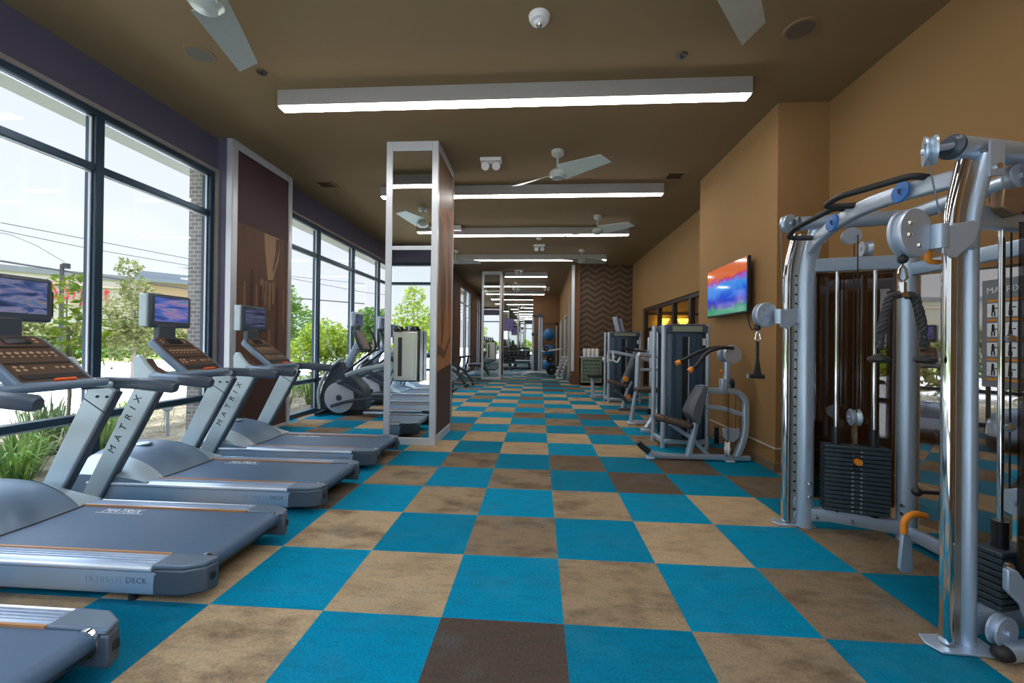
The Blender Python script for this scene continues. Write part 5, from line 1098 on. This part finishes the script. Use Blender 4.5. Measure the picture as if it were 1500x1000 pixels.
# ------------------------------------------------------------------ elliptical trainers and bikes
def elliptical(y, lab):
    t = thing('elliptical_trainer', lab, 'elliptical trainer', (-3.2, y, 0), 'elliptical trainers facing the windows'); G, D, P_ = MT['silver_lt'], MT['tread_dark'], MT['tread_grey']; Yc = y
    m = MB(); m.bar([(-3.98, y, .06), (-2.15, y, .06)], .12, .08, .02); m.build('base_frame', D, t)
    m = MB(); m.bar([(-4.0, y - .34, .045), (-4.0, y + .34, .045)], .08, .06, .02); m.build('front_stabiliser', MT['black'], t)
    m = MB(); m.bar([(-2.2, y - .3, .045), (-2.2, y + .3, .045)], .08, .06, .02); m.build('rear_stabiliser', MT['black'], t)
    shp = [(-4.02, .09), (-3.20, .09), (-3.17, .3), (-3.22, .52), (-3.36, .66), (-3.52, .74), (-3.62, .98), (-3.72, 1.0), (-3.86, .82), (-4.0, .55), (-4.07, .28)]
    m = MB(); m.prism(shp, (0, y - .16, 0), (1, 0, 0), (0, 0, 1), (0, 1, 0), .32); m.build('shroud', D, t, bev=.03, seg=3)
    for s in (-1, 1):
        m = MB(); m.lathe([(.06, .0), (.275, 0), (.285, .015), (.275, .03), (.1, .036), (0, .036)], (-3.66, y + s * .16, .33), (0, s, 0), 36); m.build('flywheel_cover', MT['tread_pale'] if False else MT['white_metal'], t)
        m = MB(); m.lathe([(0, .05), (.05, .045), (.062, .03)], (-3.66, y + s * .16, .33), (0, s, 0), 20); m.build('hub', D, t)
        m = MB(); m.sweep(fillet([(-4.02, y + s * .19, .12), (-4.07, y + s * .19, .45), (-3.88, y + s * .19, .85), (-3.62, y + s * .19, 1.05)], .3, 6), rrect(.05, .055, .02), up=(0, 1, 0)); m.build('front_arc', MT['tread_pale'], t)
        o = .25 * (1 if s > 0 else -.6)
        m = MB(); m.bar([(-3.62, y + s * .22, .62), (-3.42, y + s * .22, .52), (-3.2, y + s * .24, .40)], .04, .07, .015); m.ball((-3.62, y + s * .22, .62), .06, 12, 8, (1.3, .6, .8)); m.build('crank', D, t)
        m = MB(); m.bar([(-3.78, y + s * .24, .18), (-3.5, y + s * .25, .27), (-3.1, y + s * .25, .33), (-2.45, y + s * .22, .36)], .05, .06, .015, bend=.2); m.build('pedal_arm', D, t)
        m = MB(); pts = [(-.2, -.065), (.2, -.075), (.24, 0), (.2, .075), (-.2, .065)]; m.prism(pts, (-2.72 + s * .1, y + s * .22, .38), (1, 0, .04), (0, 1, 0), (0, 0, 1), .05); m.build('foot_pedal', MT['padgrey'], t, bev=.012)
        m = MB(); m.bar([(-3.5, y + s * .26, .75), (-3.2, y + s * .28, .86), (-2.6, y + s * .28, .98)], .06, .085, .025, bend=.2); m.build('side_link', MT['tread_pale'], t)
        m = MB(); m.tube([(-3.52, y + s * .27, .80), (-3.15, y + s * .28, 1.08), (-2.92, y + s * .28, 1.25), (-2.98, y + s * .27, 1.45), (-3.08, y + s * .24, 1.62)], .020, 10, bend=.12); m.build('moving_handlebar', MT['black'], t)
        m = MB(); m.tube([(-3.38, y + s * .1, 1.22), (-3.24, y + s * .18, 1.18), (-3.05, y + s * .2, 1.22), (-3.1, y + s * .2, 1.36)], .018, 8, bend=.06); m.build('fixed_handle', MT['black'], t)
    m = MB(); m.bar([(-3.15, y - .27, .075), (-2.2, y - .27, .075)], .07, .05, .02); m.build('pedal_track', G, t)
    m = MB(); m.bar([(-3.62, y, .9), (-3.40, y, 1.28), (-3.36, y, 1.42)], .13, .13, .03, up=(0, 1, 0)); m.build('mast', MT['silver'], t)
    d = Vector((-.45, 0, 1)).normalized(); n = Vector((1, 0, .45)).normalized(); m = MB(); m.prism([(-.17, 0), (.17, 0), (.19, .15), (.15, .40), (-.15, .40), (-.19, .15)], Vector((-3.22, y, 1.22)), (0, 1, 0), d, -n, .07); c = m.build('console', D, t, bev=.02)
    m = MB(); m.prism([(-.13, .03), (.13, .03), (.14, .15), (.12, .37), (-.12, .37), (-.14, .15)], Vector((-3.22, y, 1.22)) , (0, 1, 0), d, n, .004); m.build('control_panel', MT['console'], c)
    m = MB(); m.bx(-3.43, -3.37, y - .05, y + .05, 1.58, 1.68); m.build('screen_neck', D, t)
    m = MB(); m.bx(-3.46, -3.38, y - .19, y + .19, 1.64, 1.92); sc = m.build('screen_housing', MT['silver'], t, bev=.03, seg=3); m = MB(); m.bx(-3.382, -3.376, y - .15, y + .15, 1.68, 1.88); m.build('screen', SCR3, sc)
elliptical(7.5, 'nearest elliptical trainer, by the second window and partly behind the mirror column')
elliptical(8.75, 'second elliptical trainer, its pale disc seen just behind the nearest one')
elliptical(10.0, 'third elliptical trainer, mostly hidden behind the mirror column')
def bike(x, y, lab):
    t = thing('spin_bike', lab, 'exercise bike', (x, y, 0), 'exercise bikes beyond the near column'); D = MT['black']
    m = MB(); m.lathe([(.18, -.02), (.25, -.02), (.26, 0), (.25, .02), (.18, .02)], (x - .35, y, .36), (0, 1, 0), 28); m.lathe([(0, -.012), (.19, -.012), (.19, .012), (0, .012)], (x - .35, y, .36), (0, 1, 0), 28); m.build('flywheel', MT['silver'], t)
    m = MB(); m.tube([(x - .42, y, .10), (x - .3, y, .75)], .035, 10); m.tube([(x - .3, y, .7), (x + .1, y, .45), (x + .38, y, .1)], .04, 10); m.tube([(x + .12, y, .45), (x + .22, y, .9)], .03, 10); m.tube([(x - .3, y, .7), (x - .32, y, 1.0)], .03, 10); m.build('frame', D, t)
    for dx in (-.45, .42): m = MB(); m.tube([(x + dx, y - .26, .05), (x + dx, y + .26, .05)], .035, 10); m.build('stabiliser', D, t)
    m = MB(); m.prism([(-.14, -.03), (.1, -.09), (.14, 0), (.1, .09), (-.14, .03)], (x + .24, y, .9), (1, 0, 0), (0, 1, 0), (0, 0, 1), .06); m.build('saddle', D, t, bev=.02)
    m = MB(); m.tube([(x - .15, y - .2, 1.08), (x - .42, y - .18, 1.1), (x - .36, y, 1.02), (x - .42, y + .18, 1.1), (x - .15, y + .2, 1.08)], .018, 8, bend=.06); m.build('handlebar', D, t)
    for s in (-1, 1): m = MB(); m.bar([(x, y + s * .08, .36), (x + .12 * s, y + s * .1, .26)], .02, .03, .006); m.bx(x + .12 * s - .05, x + .12 * s + .05, y + s * .16 - .05, y + s * .16 + .05, .24, .27); m.build('pedal_crank', MT['chrome'], t)
for k, yy in enumerate((11.3, 12.5, 13.2)): bike((-2.75, -2.62, -2.5)[k], yy, 'dark exercise bike beyond the near column, ' + ('first after the ellipticals', 'second after the ellipticals', 'last before the far column')[k])

# ------------------------------------------------------------------ far end: cooler, towels, rack, balls, dumbbells
t = thing('glass_door_cooler', 'low glass-fronted cooler with steel edges against the chevron wall', 'cooler', (1.74, 13.75, 0))
X0, X1, Y0, Y1, H = 1.40, 2.08, 13.52, 13.98, .93
m = MB(); m.bx(X0, X1, Y0 + .06, Y1, .03, H); m.build('cabinet', MT['blackgloss'], t, bev=.008)
m = MB(); m.bx(X0 - .04, X1 + .04, Y0 + .02, Y1, H, H + .03); m.build('worktop', MT['silver'], t, bev=.005)
m = MB(); m.bx(X0, X0 + .05, Y0 + .02, Y0 + .06, .1, H - .02); m.bx(X1 - .05, X1, Y0 + .02, Y0 + .06, .1, H - .02); m.bx(X0 + .05, X1 - .05, Y0 + .02, Y0 + .06, H - .07, H - .02); m.bx(X0 + .05, X1 - .05, Y0 + .02, Y0 + .06, .1, .15); d = m.build('door', MT['steel'], t, bev=.004)
m = MB(); m.bx(X0 + .05, X1 - .05, Y0 + .055, Y0 + .058, .15, H - .07); m.build('contents', pm('green_bottles', (.12, .18, .12), .3, var=.8, scale=16), d)
m = MB()
for k in range(5): m.bx(X0 + .05, X1 - .05, Y0 + .045, Y0 + .053, .28 + k * .12, .29 + k * .12)
m.build('shelf', MT['white_metal'], d)
m = MB(); m.bx(X0, X1, Y0 + .06, Y0 + .08, .02, .1); m.build('kick_plate', MT['black'], t)
for k in range(4):
    x = 1.54 + k * .135; tt = thing('rolled_towel', 'rolled white towel standing upright on the cooler under the chevron wall', 'towel', (x, 13.72, H + .03), 'rolled towels on the cooler')
    m = MB(); m.lathe([(0, .0), (.058, .0), (.063, .02), (.063, .25), (.055, .265), (.03, .262), (.028, .25), (0, .25)], (x, 13.72, H + .03), (0, 0, 1), 16); m.build('towel_body', MT['towel'], tt)
def rack():
    t = thing('smith_machine', 'tall silver cable rack with twin uprights and curved feet in the free-weight area', 'weight rack', (-.1, 17.6, 0)); S = MT['silver_lt']
    for x, y in ((-.24, 17.5), (.03, 17.5), (.13, 17.62)): m = MB(); m.sweep([(x, y, .08), (x, y, 2.55)], rrect(.06 if x < 0 else .085, .09, .02)); m.build('upright', S, t)
    m = MB(); m.bx(-.28, .2, 17.42, 17.7, 2.5, 2.62); m.build('top_frame', MT['tread_dark'], t, bev=.02)
    for y in (17.3, 18.1):
        m = MB(); m.bar([(-.72 if y < 18 else -1.1, y, .03), (-.4, y, .13), (0, y, .17), (.4, y, .13), (.62, y, .03)], .07, .07, .02, bend=.2); m.build('curved_foot', MT['white_metal'], t)
    m = MB(); m.bx(-.3, -.05, 17.4, 17.46, 1.7, 1.82); m.build('carriage', MT['blackgloss'], t, bev=.01)
    m = MB(); m.tube([(-1.0, 17.7, .62), (.65, 17.7, .62)], .03, 10); m.build('cross_tube', S, t)
    m = MB(); m.tube([(.1, 17.5, 1.02), (.55, 17.45, 1.08), (1.0, 17.4, 1.15)], .04, 10); m.build('side_arm', MT['white'], t)
    for x, z in ((.55, .27), (.50, .72), (.32, 1.16)): m = MB(); m.tube([(.13, 17.6, z), (x, 17.34, z), (x, 17.14, z)], .012, 8); m.build('plate_peg', S, t)
    m = MB(); m.bx(-.18, .02, 17.52, 17.66, .2, 1.1); m.build('stack_housing', MT['plate'], t, bev=.01)
rack()
bt = thing('ball_stand', 'slim upright stand holding three blue exercise balls', 'ball rack', (.48, 18.9, 0))
m = MB(); m.cyl((.82, 18.9, 0), (.82, 18.9, 2.2), .03); m.bx(.5, .9, 18.7, 19.1, 0, .05); m.build('stand_post', MT['silver'], bt)
for z in (.4, 1.02, 1.7): m = MB(); m.lathe([(.2, -.01), (.215, 0), (.2, .01), (.185, 0), (.2, -.01)], (.47, 18.9, z - .18), (0, 0, 1), 24); m.tube([(.67, 18.9, z - .18), (.82, 18.9, z - .18)], .015, 6); m.build('ring', MT['black'], bt)
for k, z in enumerate((.4, 1.05, 1.78)):
    r = .27; c = (.47, 18.9, z + .02); tb = MB(); tb.ball(c, r, 28, 16); tag(tb.build('exercise_ball', pm('blue_ball_%s' % 'abc'[k], (.03, .22, .55), .35, bump=.0)), 'blue exercise ball, ' + ('lowest', 'middle one', 'topmost')[k] + ' on the ball stand', 'exercise ball', 'blue exercise balls')
for k, (x, z, r) in enumerate(((.55, .27, .22), (.50, .72, .17), (.32, 1.16, .11))):
    t = thing('weight_disc', 'black weight plate, ' + ('largest, at the bottom', 'middle', 'smallest, at the top')[k] + ' of those hung by the silver rack', 'weight plate', (x, 17.2, z), 'black weight plates on the rack')
    m = MB(); m.lathe([(.025, -.02), (r * .8, -.02), (r, -.03), (r, .03), (r * .8, .02), (.025, .02)], (x, 17.2, z), (.25, -1, 0), 26); m.build('disc', MT['black'], t)
    m = MB(); m.lathe([(.012, -.032), (.03, -.032), (.03, .032), (.012, .032)], (x, 17.2, z), (.25, -1, 0), 12); m.build('hub', MT['steel'], t)
# dumbbell maker
def dumbbell_at(x, y, z, s, ax, mat, lab, grp, proto={}):
    key = (round(s, 3), mat.name)
    if key in proto: return copy_tree(proto[key], (x, y, z), math.atan2(ax[1], ax[0]) - proto[key]['ang'], lab)
    t = thing('dumbbell', lab, 'dumbbell', (x, y, z), grp); a = Vector(ax).normalized(); c = Vector((x, y, z))
    m = MB(); m.cyl(c - a * .07 * s, c + a * .07 * s, .016 * s, seg=8); m.build('grip', MT['chrome'], t)
    for q in (-1, 1): m = MB(); m.lathe([(0, .055 * s), (.05 * s, .052 * s), (.062 * s, .03 * s), (.062 * s, -.03 * s), (.05 * s, -.052 * s), (0, -.055 * s)], c + a * q * .11 * s, a, 10); m.build('weight_head', mat, t)
    t['ang'] = math.atan2(ax[1], ax[0]); proto[key] = t; return t
t = thing('dumbbell_rack', 'three-tier black rack of dumbbells below the far mirrored wall', 'dumbbell rack', (-1.6, 21.85, 0))
m = MB()
for x in (-2.9, -.5): m.bar([(x, 21.6, .03), (x, 22.0, .1), (x, 22.1, 1.1)], .07, .07, .015)
m.build('rack_leg', MT['black'], t)
for k, (y, z) in enumerate(((21.62, .36), (21.80, .66), (21.96, .94))): m = MB(); m.box((-1.7, y, z), (2.5, .26, .03), Matrix.Rotation(math.radians(14), 3, 'X')); m.build('tier_shelf', MT['tread_dark'], t)
HEAD = pm('dark_hex_head', (.05, .052, .06), .4, .2)
for k, (y, z, n, s) in enumerate(((21.62, .53, 9, 1.55), (21.80, .82, 11, 1.35), (21.96, 1.09, 13, 1.15))):
    for i in range(n):
        x = -2.82 + i * 2.22 / (n - 1); dumbbell_at(x, y, z, s, (.12, 1, .0), HEAD, 'black dumbbell with chrome grip on the %s tier of the far rack' % ('bottom', 'middle', 'top')[k], 'black dumbbells on the %s tier' % ('bottom', 'middle', 'top')[k])
dumbbell_at(-1.5, 20.6, .10, 1.5, (1, .3, 0), HEAD, 'black dumbbell lying on the carpet before the dumbbell rack, with light ends', None)
t = thing('dumbbell_tower', 'leaning white A-frame stand of small dumbbells by the hall door', 'dumbbell stand', (.86, 16.2, 0))
m = MB(); m.bar([(.72, 16.1, .02), (1.06, 16.25, .9)], .05, .05, .01); m.bar([(.92, 16.0, .02), (1.08, 16.2, .86)], .05, .05, .01); m.bar([(.7, 16.1, .03), (.95, 15.98, .03)], .05, .05, .01); m.build('stand_frame', MT['white'], t)
VIN = pm('pale_grey_vinyl', (.55, .57, .62), .45)
for k in range(6):
    f = .12 + k * .15; p = Vector((.72, 16.1, .02)).lerp(Vector((1.06, 16.25, .9)), f); dumbbell_at(p.x + .04, p.y - .09, p.z + .04, .95, (1, -.5, 0), VIN, 'small pale dumbbell, %s up the leaning A-frame stand' % ('lowest', 'second', 'third', 'fourth', 'fifth', 'sixth')[k], 'pale dumbbells on the A-frame')
t = thing('floor_bench', 'low black bench beside the far column, against the hall windows', 'bench', (-2.65, 17.6, 0))
m = MB(); m.bx(-2.95, -2.4, 17.0, 18.2, .38, .48); m.build('pad', MT['padgrey'], t, bev=.03)
m = MB(); m.bar([(-2.9, 17.2, .03), (-2.45, 17.2, .03)], .06, .06, .01); m.bar([(-2.9, 18.0, .03), (-2.45, 18.0, .03)], .06, .06, .01); m.sweep([(-2.67, 17.2, .05), (-2.67, 17.3, .38)], rrect(.06, .06, .01)); m.sweep([(-2.67, 18.0, .05), (-2.67, 17.9, .38)], rrect(.06, .06, .01)); m.build('frame', MT['silver_lt'], t)

# ------------------------------------------------------------------ world, sun, view
w = bpy.data.worlds.new('sky'); scene.world = w; w.use_nodes = True; N, L = w.node_tree.nodes, w.node_tree.links; bg = N['Background']
tc = N.new('ShaderNodeTexCoord'); sx = N.new('ShaderNodeSeparateXYZ'); L.new(tc.outputs['Generated'], sx.inputs[0])
cr = N.new('ShaderNodeValToRGB'); e = cr.color_ramp.elements; e[0].position = 0; e[0].color = (.66, .68, .735, 1); e[1].position = 1.0; e[1].color = (2.6, 3.1, 4.0, 1)
q = e.new(.47); q.color = (2.3, 2.6, 3.15, 1)
q = e.new(.38); q.color = (.565, .605, .69, 1)
L.new(sx.outputs['Z'], cr.inputs['Fac'])
nz = N.new('ShaderNodeTexNoise'); nz.inputs['Scale'].default_value = 2.2; nz.inputs['Detail'].default_value = 5; mp = N.new('ShaderNodeMapping'); mp.inputs['Scale'].default_value = (1, 1, 3); L.new(tc.outputs['Generated'], mp.inputs['Vector']); L.new(mp.outputs['Vector'], nz.inputs['Vector'])
rg = N.new('ShaderNodeMapRange'); rg.inputs['From Min'].default_value = .48; rg.inputs['From Max'].default_value = .68; L.new(nz.outputs['Fac'], rg.inputs['Value'])
mx = N.new('ShaderNodeMix'); mx.data_type = 'RGBA'; mx.inputs['B'].default_value = (.71, .71, .735, 1); lo = N.new('ShaderNodeMapRange'); lo.inputs['From Min'].default_value = .45; lo.inputs['From Max'].default_value = .36; L.new(sx.outputs['Z'], lo.inputs['Value']); ml = N.new('ShaderNodeMath'); ml.operation = 'MULTIPLY'; L.new(rg.outputs['Result'], ml.inputs[0]); L.new(lo.outputs['Result'], ml.inputs[1]); L.new(ml.outputs[0], mx.inputs['Factor']); L.new(cr.outputs['Color'], mx.inputs['A']); L.new(mx.outputs['Result'], bg.inputs['Color'])
SKY, SUN = 1.0, 4.5
bg.inputs['Strength'].default_value = SKY
sl = bpy.data.lights.new('sun', 'SUN'); sl.energy = SUN; sl.angle = math.radians(2); sl.color = (1, .95, .86); so = bpy.data.objects.new('sun', sl); COL.objects.link(so); so.rotation_euler = Vector((-.25, -.30, -1)).to_track_quat('-Z', 'Y').to_euler()
vs = scene.view_settings; scene.display_settings.display_device = 'sRGB'; vs.view_transform = 'Standard'; vs.look = 'None'; vs.exposure = 0.8; vs.gamma = 1; vs.use_curve_mapping = False
cy = scene.cycles; cy.max_bounces = 9; cy.diffuse_bounces = 5; cy.glossy_bounces = 5; cy.transmission_bounces = 4; cy.transparent_max_bounces = 16; cy.caustics_reflective = False; cy.caustics_refractive = False; cy.sample_clamp_indirect = 4; cy.use_denoising = True
